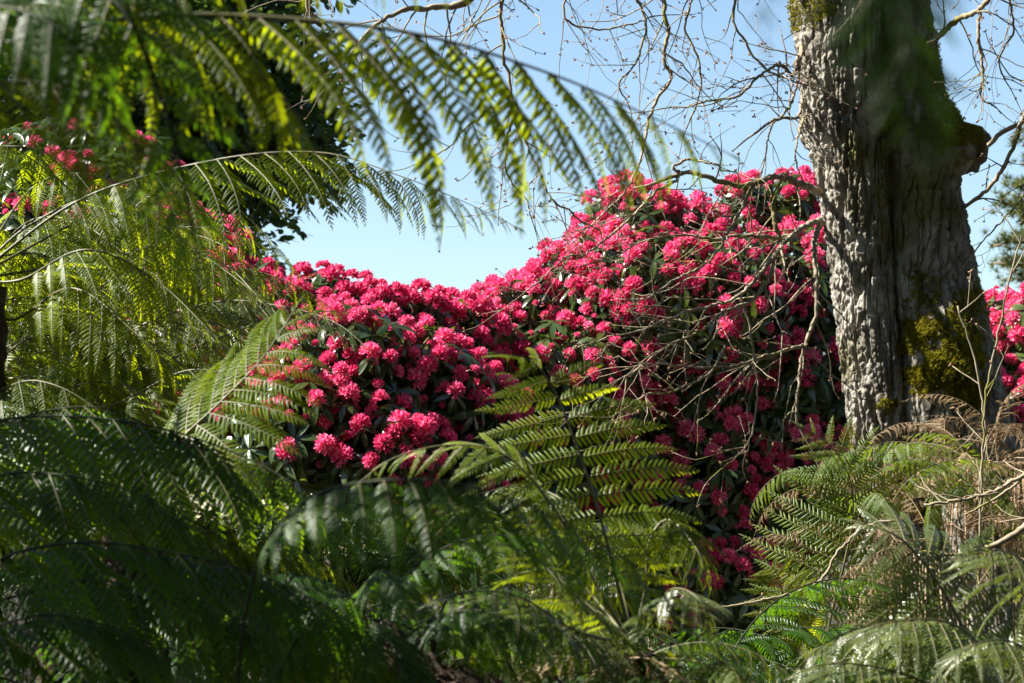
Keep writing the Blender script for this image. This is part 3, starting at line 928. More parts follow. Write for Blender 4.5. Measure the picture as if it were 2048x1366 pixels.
hero_frond(f4c, [f4b] + px((300, 740, 6.1), (480, 660, 6.3), (620, 625, 6.4), (715, 625, 6.5)), 0.24, 15, 'fern_lit', droop=0.15, start=0.2, r0=.004, hint=(-0.3, -0.6, 0.8))
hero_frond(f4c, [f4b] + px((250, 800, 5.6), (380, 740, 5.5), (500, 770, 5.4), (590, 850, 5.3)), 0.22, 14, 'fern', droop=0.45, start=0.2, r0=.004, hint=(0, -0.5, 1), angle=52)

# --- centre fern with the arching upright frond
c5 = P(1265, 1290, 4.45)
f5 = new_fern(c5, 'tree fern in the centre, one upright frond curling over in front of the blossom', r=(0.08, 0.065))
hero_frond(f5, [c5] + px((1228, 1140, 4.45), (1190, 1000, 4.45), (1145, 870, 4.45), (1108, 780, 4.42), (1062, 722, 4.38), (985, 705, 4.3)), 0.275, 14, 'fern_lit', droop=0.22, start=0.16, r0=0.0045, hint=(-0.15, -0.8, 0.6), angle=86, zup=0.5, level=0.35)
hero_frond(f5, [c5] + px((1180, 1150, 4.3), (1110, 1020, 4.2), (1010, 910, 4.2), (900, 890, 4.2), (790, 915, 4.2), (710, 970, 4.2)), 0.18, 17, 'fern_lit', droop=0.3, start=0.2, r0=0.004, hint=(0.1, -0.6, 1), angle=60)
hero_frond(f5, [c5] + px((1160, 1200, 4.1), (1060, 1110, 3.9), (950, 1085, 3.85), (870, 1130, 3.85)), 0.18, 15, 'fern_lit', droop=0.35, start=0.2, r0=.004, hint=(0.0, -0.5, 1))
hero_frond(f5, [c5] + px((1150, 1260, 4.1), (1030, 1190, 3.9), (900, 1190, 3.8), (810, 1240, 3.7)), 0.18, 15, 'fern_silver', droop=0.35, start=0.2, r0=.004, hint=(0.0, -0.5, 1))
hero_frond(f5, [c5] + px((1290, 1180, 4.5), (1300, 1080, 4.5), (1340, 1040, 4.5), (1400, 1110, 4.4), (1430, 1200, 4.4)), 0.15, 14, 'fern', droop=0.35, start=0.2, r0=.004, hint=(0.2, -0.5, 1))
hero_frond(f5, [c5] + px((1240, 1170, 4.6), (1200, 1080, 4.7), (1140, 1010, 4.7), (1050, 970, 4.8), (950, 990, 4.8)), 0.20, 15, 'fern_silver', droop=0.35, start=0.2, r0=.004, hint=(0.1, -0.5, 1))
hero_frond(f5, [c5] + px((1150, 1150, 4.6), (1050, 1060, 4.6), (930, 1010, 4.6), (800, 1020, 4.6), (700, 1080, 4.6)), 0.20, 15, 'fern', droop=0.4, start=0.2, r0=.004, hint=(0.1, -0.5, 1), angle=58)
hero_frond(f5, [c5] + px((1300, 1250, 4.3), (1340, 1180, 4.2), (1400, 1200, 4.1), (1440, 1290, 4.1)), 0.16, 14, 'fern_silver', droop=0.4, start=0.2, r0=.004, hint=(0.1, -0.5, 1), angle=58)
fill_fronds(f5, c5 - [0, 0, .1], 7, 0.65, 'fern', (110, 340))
fill_fronds(f5, c5 - [0, 0, .08], 6, 0.6, 'dead', (120, 330), rmat='dead_rachis', dead=True, tilt=(-40, -10))

# --- near dark fern along the bottom
c6 = P(470, 1450, 3.4)
f6 = new_fern(c6, 'nearest fern at the bottom centre, blurred blue-green frond sloping down to the right', r=(0.035, 0.03))
hero_frond(f6, [c6] + px((490, 1230, 3.3), (530, 1100, 3.2), (600, 1010, 3.1), (720, 965, 3.0), (920, 968, 2.9), (1120, 1040, 2.9), (1310, 1160, 2.9), (1450, 1290, 2.9), (1540, 1420, 2.9)), 0.20, 20, 'fern_shaded', droop=0.75, start=0.28, r0=0.003, hint=(0.0, -0.3, 1), angle=48, rmat='rachis_dark')

# --- dark fern, lower left
c7 = P(-180, 960, 4.3)
f7 = new_fern(c7, 'dark shaded tree fern at the lower left, rows of hanging leaflets')
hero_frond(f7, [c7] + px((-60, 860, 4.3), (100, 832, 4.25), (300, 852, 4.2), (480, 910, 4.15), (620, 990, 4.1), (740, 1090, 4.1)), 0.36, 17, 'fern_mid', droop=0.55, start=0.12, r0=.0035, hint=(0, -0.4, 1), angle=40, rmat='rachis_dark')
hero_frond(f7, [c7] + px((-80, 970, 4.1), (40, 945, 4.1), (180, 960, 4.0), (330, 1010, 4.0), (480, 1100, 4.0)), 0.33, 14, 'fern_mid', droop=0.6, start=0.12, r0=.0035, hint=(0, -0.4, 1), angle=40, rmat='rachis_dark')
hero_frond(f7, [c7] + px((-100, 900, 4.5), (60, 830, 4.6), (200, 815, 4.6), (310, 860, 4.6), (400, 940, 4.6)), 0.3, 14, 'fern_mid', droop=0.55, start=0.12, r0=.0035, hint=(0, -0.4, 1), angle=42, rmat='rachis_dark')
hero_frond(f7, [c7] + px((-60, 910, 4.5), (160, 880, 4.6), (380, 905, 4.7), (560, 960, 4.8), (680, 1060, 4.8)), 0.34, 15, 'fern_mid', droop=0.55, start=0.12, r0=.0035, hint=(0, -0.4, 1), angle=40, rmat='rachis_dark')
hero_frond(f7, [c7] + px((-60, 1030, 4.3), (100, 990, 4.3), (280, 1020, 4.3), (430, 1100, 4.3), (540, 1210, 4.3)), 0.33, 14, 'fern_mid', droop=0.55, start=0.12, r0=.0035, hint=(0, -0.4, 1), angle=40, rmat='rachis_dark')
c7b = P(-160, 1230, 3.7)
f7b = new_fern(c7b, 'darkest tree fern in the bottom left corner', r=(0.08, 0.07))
hero_frond(f7b, [c7b] + px((0, 1120, 3.7), (160, 1085, 3.7), (340, 1105, 3.7), (520, 1150, 3.7), (680, 1230, 3.7), (860, 1360, 3.7)), 0.30, 19, 'fern_shaded', droop=0.6, start=0.1, r0=.0035, hint=(0, -0.4, 1), angle=40, rmat='rachis_dark')
hero_frond(f7b, [c7b] + px((-20, 1250, 3.5), (100, 1230, 3.5), (240, 1260, 3.5), (400, 1360, 3.5)), 0.27, 15, 'fern_shaded', droop=0.6, start=0.1, r0=.0035, hint=(0, -0.4, 1), angle=42, rmat='rachis_dark')
hero_frond(f7b, [c7b] + px((0, 1200, 3.9), (180, 1160, 3.9), (360, 1200, 3.8), (540, 1280, 3.8), (660, 1380, 3.8)), 0.28, 15, 'fern_shaded', droop=0.6, start=0.1, r0=.0035, hint=(0, -0.4, 1), angle=42, rmat='rachis_dark')
fill_fronds(f7b, P(150, 1430, 4.4), 9, 0.8, 'fern_shaded', (-60, 200), rmat='rachis_dark')

# --- leaning brown fern trunk below the centre
c8 = P(770, 1300, 4.1)
f8 = tag(link('tree_fern', None, loc=(P(1150, 1500, 3.8)[0], P(1150, 1500, 3.8)[1], 0)), 'leaning brown fibrous fern trunk below the centre with shaded fronds', 'tree fern', 'tree ferns')
fern_trunk(f8, [P(1200, 1640, 3.80) - [0, 0, 1.0], P(1150, 1560, 3.80), P(1010, 1440, 3.89), P(890, 1370, 3.99), c8], 0.048, 0.036, 260)
fill_fronds(f8, c8, 13, 0.62, 'fern_shaded', (150, 400), rmat='rachis_dark')
lowf = P(900, 1430, 4.5)
fill_fronds(f8, lowf, 9, 0.65, 'fern', (0, 360))
fill_fronds(f8, P(760, 1360, 4.3), 11, 0.6, 'fern_mid', (0, 360), rmat='rachis_dark')

# --- silvery fern, bottom right
c9 = P(2010, 1450, 4.65)
f9 = new_fern(c9, 'silvery green fern filling the bottom right corner, pale stalk', r=(0.08, 0.07))
hero_frond(f9, [c9] + px((1955, 1320, 4.65), (1905, 1215, 4.65), (1850, 1130, 4.65), (1790, 1070, 4.65), (1700, 1040, 4.65)), 0.335, 14, 'fern_silver', droop=0.35, start=0.2, r0=0.006, hint=(-0.1, -0.7, 0.8), angle=78)
hero_frond(f9, [c9] + px((1980, 1340, 4.46), (1940, 1270, 4.37), (1870, 1240, 4.28), (1760, 1250, 4.19), (1660, 1300, 4.19)), 0.251, 15, 'fern_silver', droop=0.5, start=0.2, r0=.005, hint=(-0.1, -0.6, 0.9))
hero_frond(f9, [c9] + px((2030, 1310, 4.56), (2060, 1210, 4.46), (2060, 1140, 4.37), (2000, 1100, 4.28), (1900, 1120, 4.19)), 0.242, 15, 'fern_silver', droop=0.5, start=0.2, r0=.005, hint=(-0.3, -0.6, 0.8))
hero_frond(f9, [c9] + px((1900, 1390, 4.28), (1780, 1340, 4.19), (1640, 1330, 4.09), (1520, 1390, 4.09)), 0.223, 15, 'fern_silver', droop=0.45, start=0.2, r0=.005, hint=(-0.1, -0.5, 0.9))
hero_frond(f9, [c9] + px((2060, 1380, 4.28), (2070, 1320, 4.19), (2010, 1280, 4.09), (1930, 1300, 4.00), (1850, 1380, 4.00)), 0.233, 14, 'fern_silver', droop=0.45, start=0.2, r0=.005, hint=(-0.1, -0.5, 0.9))
fill_fronds(f9, c9, 8, 0.8, 'fern_silver', (90, 290))
c9b = P(1560, 1520, 4.28)
f9b = new_fern(c9b, 'low shaded fern at the bottom edge left of the silvery fern', r=(0.07, 0.06))
fill_fronds(f9b, c9b, 12, 0.7, 'fern_shaded', (0, 360))

# --- low ferns of the woodland floor
for (x_, y_, d_, n_, l_, m_, lb_) in [(420, 1190, 6.0, 16, 0.95, 'fern_shaded', 'low dark fern under the face-on sunlit frond'),
                                  (690, 1200, 6.4, 16, 0.95, 'fern_shaded', 'low dark fern behind the leaning brown trunk'),
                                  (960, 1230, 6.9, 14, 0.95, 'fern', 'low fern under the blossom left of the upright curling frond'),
                                  (1400, 1400, 6.6, 12, 0.95, 'fern_shaded', 'low fern under the dark blossom right of the upright curling frond'),
                                  (120, 1200, 5.8, 14, 1.0, 'fern_shaded', 'low dark fern behind the fern in the bottom left corner'),
                                  (1720, 1430, 6.6, 12, 0.9, 'fern_shaded', 'low fern between the silvery fern and the bright green fern'),
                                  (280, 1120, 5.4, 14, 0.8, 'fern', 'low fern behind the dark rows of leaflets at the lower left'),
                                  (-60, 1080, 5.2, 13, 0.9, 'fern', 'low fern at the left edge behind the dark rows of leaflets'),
                                  (520, 1380, 5.0, 13, 0.8, 'fern_shaded', 'low fern at the bottom edge left of the leaning brown trunk')]:
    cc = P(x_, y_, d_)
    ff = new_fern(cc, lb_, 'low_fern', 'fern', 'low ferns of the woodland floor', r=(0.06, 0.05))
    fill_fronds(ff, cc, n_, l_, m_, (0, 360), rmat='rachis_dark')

# --- bright green fern leaning beside the oak
c10 = P(1650, 1330, 7.4)
f10 = new_fern(c10, 'bright green fern with rusty patches standing against the foot of the oak', r=(0.06, 0.05))
hero_frond(f10, [c10] + px((1660, 1240, 7.4), (1685, 1140, 7.4), (1705, 1040, 7.4), (1700, 960, 7.4), (1660, 890, 7.4), (1600, 850, 7.4)), 0.42, 15, 'fern_turning', droop=-0.08, start=0.04, r0=0.006, hint=(-0.15, -1.0, 0.25), angle=84)
hero_frond(f10, [c10] + px((1660, 1240, 7.6), (1700, 1120, 7.7), (1720, 1000, 7.8), (1700, 900, 7.8)), 0.30, 16, 'fern_turning', droop=0.05, start=0.1, r0=.005, hint=(0.1, -1.0, 0.3), angle=80)
hero_frond(f10, [c10] + px((1610, 1270, 7.3), (1570, 1200, 7.3), (1550, 1140, 7.3), (1510, 1110, 7.3)), 0.22, 16, 'fern_lit', droop=0.1, start=0.1, r0=.005, hint=(0.1, -1.0, 0.4), angle=80)

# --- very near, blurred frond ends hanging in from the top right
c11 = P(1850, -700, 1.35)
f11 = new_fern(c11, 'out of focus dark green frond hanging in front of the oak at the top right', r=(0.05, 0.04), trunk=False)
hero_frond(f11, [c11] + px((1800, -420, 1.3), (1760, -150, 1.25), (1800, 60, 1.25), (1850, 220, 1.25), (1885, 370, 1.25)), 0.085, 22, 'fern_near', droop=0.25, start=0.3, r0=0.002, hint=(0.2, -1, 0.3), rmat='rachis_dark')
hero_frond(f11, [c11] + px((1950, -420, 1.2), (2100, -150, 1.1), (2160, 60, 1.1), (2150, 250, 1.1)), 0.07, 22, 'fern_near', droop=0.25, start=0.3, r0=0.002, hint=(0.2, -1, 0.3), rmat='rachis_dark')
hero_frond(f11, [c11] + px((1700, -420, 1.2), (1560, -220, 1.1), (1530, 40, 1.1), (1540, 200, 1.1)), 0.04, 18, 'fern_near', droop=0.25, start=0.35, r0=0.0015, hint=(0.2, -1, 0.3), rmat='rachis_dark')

# ------------------------------------------------------------------ dead bracken round the foot of the oak
def bracken(px_, py_, d, n, length, label, az=(0, 360), mat='dead'):
    c = P(px_, py_, d)
    f = tag(link('dead_bracken', None, loc=(c[0], c[1], 0)), label, 'bracken', 'dead bracken round the oak')
    m = MB()
    for q in range(7):
        o = np.array([rng.normal(0, .05), rng.normal(0, .05), 0])
        m.tube(np.array([[o[0], o[1], -0.1], [o[0] * 1.5, o[1] * 1.5, c[2] * 0.5], [o[0] * 0.6, o[1] * .6, c[2]]]), [0.006, 0.005, 0.004], 5)
    link('stalks', m.mesh('stalks', MAT['dead_rachis']), f)
    fill_fronds(f, c, n, length, mat, az, rmat='dead_rachis' if mat == 'dead' else 'rachis', dead=(mat == 'dead'), spread=0.15, tilt=(-45, 35))
    return f


bracken(1800, 1010, 8.0, 20, 0.55, 'tangle of dry brown bracken directly in front of the oak trunk foot')
bracken(1930, 965, 7.8, 20, 0.55, 'pale dead bracken under the mossy buttress of the oak')
bracken(2040, 945, 7.6, 18, 0.6, 'dead bracken at the right edge of the view beneath the bare shoots')
bracken(1720, 1130, 7.6, 9, 0.45, 'rusty bracken curled beside the bright green fern')
bracken(1860, 1120, 7.2, 10, 0.55, 'dead bracken just above the silvery fern')
g1 = P(1850, 985, 7.5)
f12 = new_fern(g1, 'weathered green fern mixed into the dead bracken by the oak', r=(0.05, 0.045))
fill_fronds(f12, g1, 18, 0.58, 'fern_turning', (100, 400), spread=0.2, tilt=(-30, 20))

# ------------------------------------------------------------------ rhododendrons
def truss_template(seed):
    """ball of funnel flowers, unit radius about the origin, axis +z; two petal shades"""
    r = np.random.default_rng(seed)
    m = MB()
    nfl = 17
    for i in range(nfl):
        u = (i + 0.5) / nfl
        el = math.acos(1 - u * 1.25)          # from the top to a bit below the equator
        az = i * 2.39996 + r.normal(0, 0.15)
        ax = unit([math.sin(el) * math.cos(az), math.sin(el) * math.sin(az), math.cos(el) + 0.12])
        Mx = rotation_to(ax, r.uniform(0, 6.28))
        tube_l, open_r = r.uniform(0.46, 0.60), r.uniform(0.25, 0.33)
        b0 = ax * 0.22
        for p_ in range(5):
            a0 = p_ / 5 * 2 * math.pi
            rows = []
            # base, throat, mouth, lip
            for (h, rr__, ha) in ((0.0, 0.06, 0.62), (0.30, 0.16, 0.62), (0.58, 0.33, 0.60), (0.84, 0.50 + r.normal(0, .04), 0.30)):
                row = []
                for s_ in (-1, 0, 1):
                    a = a0 + s_ * ha
                    ruff = r.normal(0, 0.030) if h > 0.5 else 0
                    rad_ = rr__ * open_r / 0.42
                    hh = h * tube_l / 0.55 + (0.05 if s_ == 0 and h > 0.5 else 0) + ruff
                    row.append(b0 + Mx @ np.array([math.cos(a) * rad_, math.sin(a) * rad_, hh]))
                rows.append(row)
            V = np.array(rows).reshape(-1, 3)
            F = []
            for y_ in range(3):
                for x_ in range(2):
                    k = y_ * 3 + x_
                    F.append((k, k + 1, k + 4, k + 3))
            m.add(V, [np.array(F)], 0 if (i * 7 + p_) % 3 else 1)
        # stamens
        for q in range(3):
            e = b0 + Mx @ np.array([r.normal(0, .06), r.normal(0, .06), tube_l * 1.25])
            m.tube([b0, e], [0.008, 0.006], 3, 1, cap=False)
    return m


TRUSS_MB = [truss_template(300 + q) for q in range(7)]
TRUSS = [m.mesh('flower_truss', [MAT['petal_pale'], MAT['petal']] if q % 3 == 2 else [MAT['petal'], MAT['petal_pale']]) for q, m in enumerate(TRUSS_MB)]


def rleaf_template(bend, fold):
    V, F = [], []
    for k, (u, w) in enumerate(((0, 0.03), (0.12, 0.06), (0.35, 0.125), (0.6, 0.135), (0.85, 0.08), (1.0, 0.01))):
        a = bend * u
        x = u if abs(bend) < 1e-6 else math.sin(a) / bend
        z = 0 if abs(bend) < 1e-6 else -(1 - math.cos(a)) / bend
        V += [(x, -w, z + fold * w), (x, 0, z), (x, w, z + fold * w)]
    for k in range(5):
        b = k * 3
        F += [(b, b + 3, b + 4, b + 1), (b + 1, b + 4, b + 5, b + 2)]
    return np.array(V, float), [np.array(F)]


RLEAF = [rleaf_template(b, f) for b, f in ((0.3, 0.25), (0.7, 0.15), (1.1, 0.3), (0.5, -0.2))]
RLEAF_ME = []
for q, t_ in enumerate(RLEAF):
    m = MB(); m.add(*t_); RLEAF_ME.append(m.mesh('rhododendron_leaf', MAT['rleaf']))


def whorl(out, p, axis, n, length, droop):
    """leaves standing out round a shoot end"""
    B = rotation_to(axis, rng.uniform(0, 6.28))
    for i in range(n):
        a = i / n * 2 * math.pi + rng.normal(0, 0.2)
        el = droop + rng.normal(0, 0.22)
        xd = B @ np.array([math.cos(a) * math.cos(el), math.sin(a) * math.cos(el), math.sin(el)])
        xd = unit(xd + np.array([0, 0, -0.18]))
        up = B[:, 2]
        zd = up - xd * up.dot(xd)
        if np.linalg.norm(zd) < 0.05: zd = np.array([0, 0, 1.0]) - xd * xd[2]
        zd = unit(zd + rng.normal(0, 0.15, 3)); zd = unit(zd - xd * zd.dot(xd))
        L = length * rng.uniform(0.7, 1.15)
        out.append((int(rng.integers(0, 4)), np.stack([xd, np.cross(zd, xd), zd], 1) * L, p + xd * 0.006))


def rhododendron(name_label, spheres, foot, sites_gap=0.080, extra_whorls=1.0, truss_r=0.037, inside=90):
    """spheres: (px, py, distance, radius m, flower share) domes of the bush"""
    foot = np.asarray(foot, float)
    b = tag(link('rhododendron_bush', None, loc=(foot[0], foot[1], 0)), name_label, 'shrub', 'rhododendrons in red blossom')
    base = np.array([foot[0], foot[1], 0])
    S = [(P(a[0], a[1], a[2]) - base, a[3], a[4]) for a in spheres]
    trusses, leaves = [], []
    taken = []
    for si, (c, r, dens) in enumerate(S):
        n = int(4 * math.pi * r * r / (sites_gap ** 2) * 1.45)
        off = rng.uniform(0, 6.28)
        for i in range(n):
            z = 1 - 2 * (i + 0.5) / n
            a = i * 2.39996 + off
            s = math.sqrt(max(0, 1 - z * z))
            nv = unit(np.array([s * math.cos(a), s * math.sin(a), z]) + rng.normal(0, 0.12, 3))
            p = c + nv * r * rng.uniform(0.84, 1.10)
            if nv[1] > 0.65 or nv[2] < -0.75: continue
            if any(np.linalg.norm(p - c2) < r2 * 0.86 for sj, (c2, r2, _d) in enumerate(S) if sj != si): continue
            if taken and np.min(np.linalg.norm(np.array(taken) - p, axis=1)) < sites_gap * 0.72: continue
            taken.append(p)
            ax = unit(nv * 0.85 + np.array([0, -0.1, 0.55]) + rng.normal(0, 0.2, 3))
            keep = dens * 1.2 * (1.0 if nv[2] > -0.1 else 0.55) * (0.55 + 0.9 * float(vnoise((p + base)[None] * 4.2, 71)[0]))
            if rng.random() < keep:
                trusses.append((p, ax, truss_r * rng.choice([0.45, 0.7, 0.95, 1.05, 1.2, 1.35])))
                whorl(leaves, p - ax * 0.03, ax, int(rng.integers(6, 10)), 0.105, -0.25)
            else:
                whorl(leaves, p, ax, int(rng.integers(7, 11)), 0.115, 0.15)
        # inner foliage
        for i in range(int(inside * r * r / 0.16)):
            nv = unit(rng.normal(0, 1, 3))
            p = c + nv * r * rng.uniform(0.35, 0.92)
            whorl(leaves, p, unit(nv + [0, 0, .5]), 7, 0.12, 0.0)
    # flowers
    order = sorted(range(len(trusses)), key=lambda i: trusses[i][0][1])
    if len(order) > 300:
        bm = MB()
        for v in range(len(TRUSS)):
            tm = TRUSS_MB[v]
            sel = [trusses[i] for i in order[300:] if i % len(TRUSS) == v]
            V = np.concatenate(tm.v)
            Ms = [rotation_to(a_, rng.uniform(0, 6.28)) * s_ for p_, a_, s_ in sel]
            for mi in (0, 1):
                F = [f for f, mm in zip(tm.f, tm.m) if mm[0] == mi]
                bm.scatter((V, F), Ms, [t_[0] for t_ in sel], mi)
        tag(link('blossom', bm.mesh('blossom', [MAT['petal'], MAT['petal_pale']]), b), kind='stuff')
    for rank, i in enumerate(order[:300]):
        p, ax, s = trusses[i]
        link('flower_truss', TRUSS[int(rng.integers(0, len(TRUSS)))], b, M=M4(rotation_to(ax, rng.uniform(0, 6.28)) * s, p))
    # leaves: the foremost ones singly, the rest as one mass
    leaves.sort(key=lambda t: t[2][1])
    front = leaves[:280]
    rest = leaves[280:]
    for v, M, p in front:
        link('leaf', RLEAF_ME[v], b, M=M4(M, p))
    m = MB()
    for v in range(4):
        sel = [(M, p) for vv, M, p in rest if vv == v]
        m.scatter(RLEAF[v], [x[0] for x in sel], [x[1] for x in sel])
    tag(link('foliage', m.mesh('rhododendron_foliage', MAT['rleaf']), b), kind='stuff')
    # stems
    for (c, r, _d) in S:
        m = MB()
        mid = c * np.array([0.45, 0.45, 0.5]) + rng.normal(0, 0.12, 3)
        mid[2] = max(mid[2], 0.2)
        pts, _ = spline([np.array([rng.normal(0, .15), rng.normal(0, .15), -0.1]), mid, c], 14)
        pts += rng.normal(0, 0.012, pts.shape)
        m.tube(pts, np.linspace(0.035, 0.012, 14), 6)
        for q in range(9):
            nv = unit(rng.normal(0, 1, 3) + [0, -.2, .3])
            e = c + nv * r * 0.95
            k2, _ = spline([pts[-4 + q % 4], c + nv * r * 0.4 + rng.normal(0, .04, 3), e], 8)
            m.tube(k2, np.linspace(0.009, 0.004, 8), 4)
        link('stem', m.mesh('stem', MAT['twig']), b)
    print('bush', len(trusses), 'trusses', len(leaves), 'leaves')
    return b


rhododendron('tallest rhododendron, crimson-pink blossom, behind the bare twigs left of the oak', [
    (1265, 475, 10.7, .30, .95), (1360, 510, 10.7, .31, .9), (1500, 420, 10.9, .19, .75), (1580, 410, 10.9, .19, .7),
    (1290, 620, 10.4, .42, .9), (1450, 620, 10.4, .42, .8), (1600, 590, 10.6, .38, .8), (1620, 760, 10.5, .38, .6), (1400, 760, 10.5, .36, .6), (1530, 770, 10.6, .36, .5)],
    P(1400, 1400, 11.0))
rhododendron('rhododendron in the middle, its blossom sloping up to the right under the dip of sky', [
    (1180, 580, 10.5, .30, .95), (1060, 645, 10.4, .27, .95), (990, 635, 10.4, .18, .95), (1010, 740, 10.3, .36, .8), (1160, 770, 10.3, .42, .7), (1100, 950, 10.3, .42, .4), (1240, 880, 10.4, .4, .5)],
    P(1080, 1400, 10.7))
rhododendron('shaded rhododendron low beside the oak, dark red blossom among near-black leaves', [
    (1320, 860, 10.5, .36, .65), (1490, 870, 10.5, .40, .65), (1400, 985, 10.4, .44, .75), (1570, 1000, 10.5, .44, .65), (1250, 1000, 10.4, .40, .6), (1450, 1170, 10.2, .42, .65), (1640, 930, 10.4, .36, .6), (1300, 1150, 10.4, .42, .45)],
    P(1450, 1450, 10.9))
rhododendron('rhododendron in pink-red blossom between the left ferns and the dip of sky', [
    (650, 630, 9.7, .23, .95), (745, 652, 9.7, .23, .95), (830, 668, 9.8, .22, .95), (560, 680, 9.5, .30, .8), (905, 700, 9.9, .27, .9), (700, 760, 9.3, .36, .75),
    (840, 800, 9.4, .34, .75), (940, 860, 9.5, .30, .6), (470, 640, 9.5, .3, .8), (600, 870, 9.1, .36, .6), (760, 930, 9.1, .36, .5), (450, 790, 9.4, .38, .6), (900, 990, 9.3, .38, .4)],
    P(700, 1400, 10.2), truss_r=0.037)
rhododendron('rhododendron far left, red blossom glimpsed through the fern fronds', [
    (110, 370, 10.2, .34, .2), (225, 400, 10.1, .34, .25), (40, 490, 10.0, .40, .2), (230, 540, 9.8, .40, .3), (360, 560, 9.7, .36, .6), (90, 650, 9.8, .4, .4), (300, 720, 9.6, .4, .4)],
    P(180, 1400, 10.7))
rhododendron('rhododendron with pink blossom at the right edge beyond the oak', [
    (2010, 660, 11.2, .22, .8), (2070, 700, 11.1, .34, .8), (1990, 790, 11.0, .32, .7), (2090, 860, 10.9, .4, .7), (1960, 900, 11.0, .32, .5)],
    P(2050, 1400, 11.6))

# ------------------------------------------------------------------ dark evergreen tree, upper left
def small_leaf():
    V = np.array([(0, 0, 0), (0.35, -0.28, 0.05), (0.35, 0.28, 0.05), (0.75, -0.22, 0), (0.75, 0.22, 0), (1, 0, -0.06)], float)
    return V, [np.array([(0, 1, 2), (3, 5, 4)]), np.array([(1, 3, 4, 2)])]


SL = small_leaf()


def broad_tree(label, foot, clumps, leaf, per, mat='evergreen', trunk_r=0.2, top=None):
    foot = np.asarray(foot, float)
    t = tag(link('evergreen_tree', None, loc=(foot[0], foot[1], 0)), label, 'tree')
    base = np.array([foot[0], foot[1], 0])
    m = MB()
    top = np.asarray(top) - base
    pts, _ = spline([(0, 0, -0.2), top * [0.3, 0.3, 0.4], top], 24)
    m.tube(pts, np.linspace(trunk_r, trunk_r * 0.3, 24), 12)
    link('trunk', m.mesh('trunk', MAT['pine_bark']), t)
    Ms, ts = [], []
    for (c, r) in clumps:
        c = np.asarray(c) - base
        i = int(np.clip(c[2] / top[2], 0.25, 0.95) * 23)
        bm = MB()
        k2, _ = spline([pts[i], (pts[i] + c) / 2 + [0, 0, -0.1], c], 9)
        bm.tube(k2, np.linspace(trunk_r * 0.3, 0.015, 9), 6)
        link('branch', bm.mesh('branch', MAT['pine_bark']), t)
        n = int(per * (r / 0.5) ** 2)
        # sprays: short shoots with a handful of leaves
        for q in range(n // 7):
            nv = unit(rng.normal(0, 1, 3))
            p = c + nv * r * rng.uniform(0.35, 1.08) * np.array([1, 1, 0.75])
            sd = unit(nv + rng.normal(0, .5, 3))
            for k in range(7):
                a = unit(sd + rng.normal(0, 0.6, 3))
                zd = unit(np.array([0, 0, 1.0]) + rng.normal(0, .5, 3))
                zd = unit(zd - a * zd.dot(a))
                Ms.append(np.stack([a, np.cross(zd, a), zd], 1) * leaf * rng.uniform(0.7, 1.2))
                ts.append(p + sd * leaf * 0.35 * k)
    cm = MB(); cm.scatter(SL, Ms, ts)
    tag(link('crown', cm.mesh('crown', MAT[mat]), t), kind='stuff')
    return t


ET = 14.0
cl = []
for (x_, y_, r_) in [(420, 60, .62), (520, 150, .5), (560, 250, .45), (440, 240, .6), (330, 160, .6), (470, -60, .7), (330, -40, .7), (250, 60, .5), (350, 330, .6), (500, 330, .5),
                     (600, 330, .3), (80, 60, .6), (150, -60, .6), (40, 180, .45), (-80, 100, .7), (250, 420, .6), (130, 430, .6), (0, 380, .6), (580, 190, .3), (400, 480, .6), (-60, 300, .6), (600, 270, .25), (180, 200, .45), (120, 300, .5), (380, 120, .5), (300, 260, .5)]:
    cl.append((P(x_, y_, ET + rng.uniform(-.5, .5)), r_))
broad_tree('tall dark evergreen tree rising behind the ferns at the upper left', P(280, 1500, ET + .5), cl, 0.085, 1300, top=P(300, -200, ET + .3))

cl = []  # unseen shrub, clumps added and shaped to shade the lower ferns
for (x_, y_, z_, r_) in [(-2.9, 2.4, 3.5, .55), (-2.8, 3.0, 3.6, .6), (-2.9, 3.6, 3.6, .6), (-3.0, 4.1, 3.5, .5), (-3.3, 2.7, 3.8, .45), (-3.2, 3.4, 3.9, .45), (-2.6, 3.1, 3.0, .6), (-3.4, 3.0, 3.0, .6), (-2.7, 3.8, 3.0, .55), (-2.7, 2.3, 3.0, .5), (-3.3, 3.9, 3.8, .4)]:
    cl.append((np.array([x_, y_, z_]), r_))
broad_tree('evergreen shrub added out of view on the left to shade the lower ferns', (-3.2, 3.0, 0), cl, 0.10, 400, top=np.array([-3.1, 3.0, 3.9]), trunk_r=0.12)

# unseen evergreens added behind and right of the viewpoint to block sky light
for (x_, y_, h_, lb_) in [(-5.0, -5.5, 9.0, 'unseen evergreen tree added behind the viewpoint at left to block sky light'), (1.0, -6.5, 10.0, 'tallest unseen evergreen tree, added directly behind the viewpoint to block sky light'),
                          (7.0, -4.5, 9.0, 'unseen evergreen tree added behind the viewpoint at right to block sky light'), (9.5, 2.5, 8.0, 'evergreen tree added out of view to the right of the ferns to block sky light')]:
    cl = []
    for q in range(16):
        a = q * 2.4
        rr_ = rng.uniform(0.6, 2.4)
        cl.append((np.array([x_ + math.cos(a) * rr_, y_ + math.sin(a) * rr_ * .8, 1.6 + (h_ - 2) * (q + .5) / 16]), rng.uniform(1.2, 1.7)))
    broad_tree(lb_, (x_, y_, 0), cl, 0.30, 260, top=np.array([x_, y_, h_ - .5]), trunk_r=0.25)

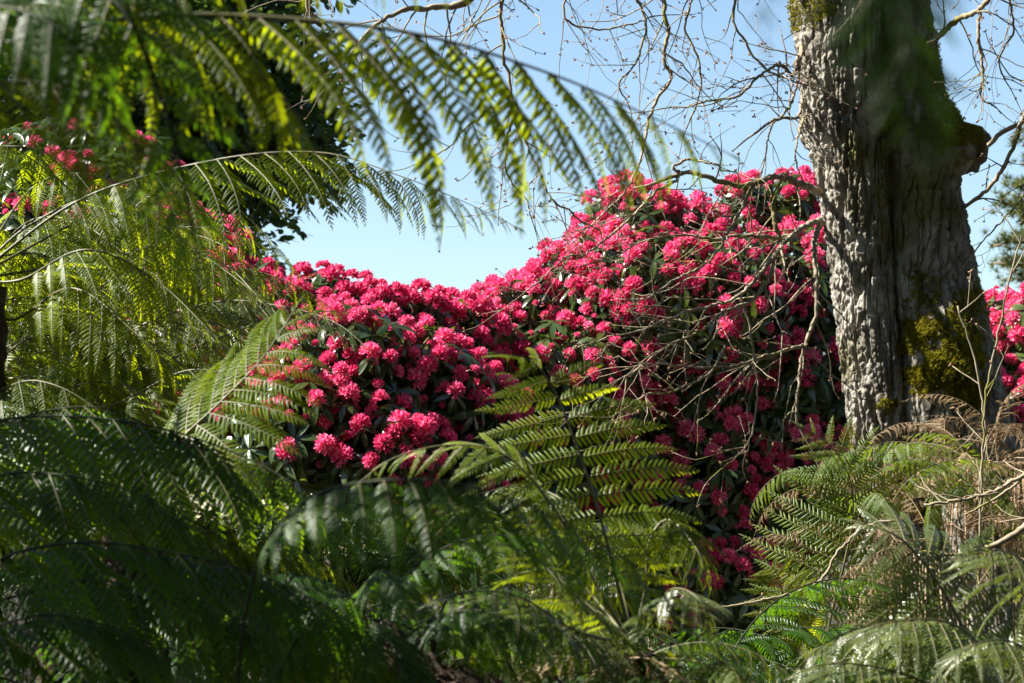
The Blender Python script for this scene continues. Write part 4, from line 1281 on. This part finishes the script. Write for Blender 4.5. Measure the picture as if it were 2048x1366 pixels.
# unseen crown added overhead, above the frame, to cut the sky light
cl = []
for q in range(22):
    cl.append((np.array([rng.uniform(-1.0, 5.5), rng.uniform(-1.0, 7.0), rng.uniform(6.2, 8.2)]), rng.uniform(1.0, 1.4)))
broad_tree('unseen broad evergreen, its crown added overhead above the view to cut sky light', (4.2, -1.5, 0), cl, 0.26, 300, top=np.array([3.6, 0.5, 7.4]), trunk_r=0.28)

# ------------------------------------------------------------------ pine at the right edge
def pine_tree():
    d = 22.0
    foot = P(2330, 1700, d)
    t = tag(link('pine_tree', None, loc=(foot[0], foot[1], 0)), 'distant pine with tufted boughs reaching in at the right edge', 'tree')
    base = np.array([foot[0], foot[1], 0])
    top = P(2330, -100, d) - base
    m = MB()
    pts, _ = spline([(0, 0, -.3), top * [.4, .4, .5], top], 24)
    m.tube(pts, np.linspace(0.22, 0.05, 24), 12)
    link('trunk', m.mesh('trunk', MAT['pine_bark']), t)
    nv_, nf_ = [], []
    r = np.random.default_rng(5)
    for q in range(26):
        a = unit(r.normal(0, 1, 3) + [0, 0, 0.9])
        s = unit(np.cross(a, r.normal(0, 1, 3))) * 0.05
        k = len(nv_)
        nv_ += [-s, s, a]
        nf_.append((k, k + 1, k + 2))
    NT = (np.array(nv_), [np.array(nf_)])
    Ms, ts = [], []
    for (ex, ey, sx, sy) in [(2020, 370, 2330, 330), (2010, 410, 2330, 420), (1990, 490, 2330, 470), (1985, 525, 2330, 560), (2035, 550, 2330, 600), (2030, 440, 2330, 380),
                             (2050, 330, 2330, 250), (2060, 470, 2330, 520), (2600, 400, 2330, 380), (2620, 520, 2330, 500), (2560, 250, 2330, 230), (2100, 200, 2330, 150), (2040, 290, 2330, 210)]:
        e = P(ex, ey, d + rng.uniform(-.5, .5)) - base
        z0 = P(sx, sy, d)[2]
        i = int(np.clip(np.searchsorted(pts[:, 2], z0), 1, 22))
        bm = MB()
        k2, _ = spline([pts[i], (pts[i] + e) / 2 + [0, 0, -.08], e], 14)
        k2 += rng.normal(0, .02, k2.shape)
        bm.tube(k2, np.linspace(0.05, 0.012, 14), 6)
        link('bough', bm.mesh('bough', MAT['pine_bark']), t)
        for q in range(150):
            u = rng.uniform(0.3, 1.0) ** 0.7
            c = k2[int(u * 13)] + rng.normal(0, 1, 3) * [.16, .16, .06] * (1.4 - u * .7)
            Ms.append(rotation_to(unit(rng.normal(0, .5, 3) + [-.3, 0, 1]), rng.uniform(0, 6)) * rng.uniform(.07, .12))
            ts.append(c)
    cm = MB(); cm.scatter(NT, Ms, ts)
    tag(link('needles', cm.mesh('needles', MAT['pine'], smooth=False), t), kind='stuff')


pine_tree()

# ------------------------------------------------------------------ bare shoots and dry sticks, lower right
def shoot(label, ctrl, r0, r1, twigs, tlen, level=1):
    c = np.array([P(*q) for q in ctrl])
    base = np.array([c[0][0], c[0][1], 0])
    pts, ln = spline(c - base, len(ctrl) * 8)
    pts = pts + rng.normal(0, 0.002, pts.shape)
    o = tag(link('bare_shoot', None, loc=base), label, 'branch', 'bare shoots and dry sticks')
    m = MB(); m.tube(pts, np.linspace(r0, r1, len(pts)) * mpx(ctrl[0][2]), 7)
    link('stem', m.mesh('stem', MAT['twig']), o)
    tm, bM, bT = MB(), [], []
    T = np.gradient(pts, axis=0)
    for q in range(twigs):
        i = min(len(pts) - 2, int((0.2 + 0.8 * (q + rng.random()) / twigs) * (len(pts) - 1)))
        t = unit(T[i]); a = unit(rng.normal(0, 1, 3)); a = unit(t * rng.uniform(.5, 1.2) + a)
        twig(tm, bM, bT, pts[i], a, tlen * rng.uniform(.5, 1.2), 0.003, level, 0.1, 0.7)
    if tm.v:
        tag(link('twigs', tm.mesh('twigs', MAT['twig']), o), kind='stuff')
        b = MB(); b.scatter(BUD, bM, bT)
        tag(link('buds', b.mesh('buds', MAT['bud']), o), kind='stuff')


shoot('upright bare shoot leaning left across the mossy buttress', [(2000, 1250, 7.2), (1975, 900, 7.2), (1958, 760, 7.2), (1935, 670, 7.2), (1915, 610, 7.2)], 2.8, 1.8, 5, .2)
shoot('pale bare shoot rising at the right edge beside the trunk', [(1955, 1250, 7.0), (1962, 980, 7.0), (1970, 800, 7.0), (1990, 700, 7.0), (2020, 560, 7.0), (2045, 470, 7.0)], 2.8, 1.8, 8, .25)
shoot('dry forked stick lying across the bracken at right', [(2110, 930, 6.8), (2040, 955, 6.8), (1980, 985, 6.8), (1920, 1000, 6.8), (1850, 1010, 6.8)], 5, 2.5, 6, .2)
shoot('long thin dry stick curving down in front of the green fern', [(1790, 1040, 7.0), (1730, 1055, 7.0), (1680, 1100, 7.0), (1640, 1160, 7.0), (1590, 1185, 7.0), (1500, 1205, 7.0), (1440, 1213, 7.0)], 3.5, 2.0, 3, .15)
shoot('thick pale dead branch at the right edge above the silvery fern', [(2130, 1000, 6.4), (2060, 1045, 6.4), (2010, 1080, 6.4), (1940, 1105, 6.4), (1860, 1112, 6.4)], 9, 3, 4, .2)
shoot('crossing dry stick beside the pale dead branch', [(2100, 880, 6.9), (2040, 960, 6.9), (1985, 1000, 6.9), (1930, 1030, 6.9)], 4, 2, 3, .15)
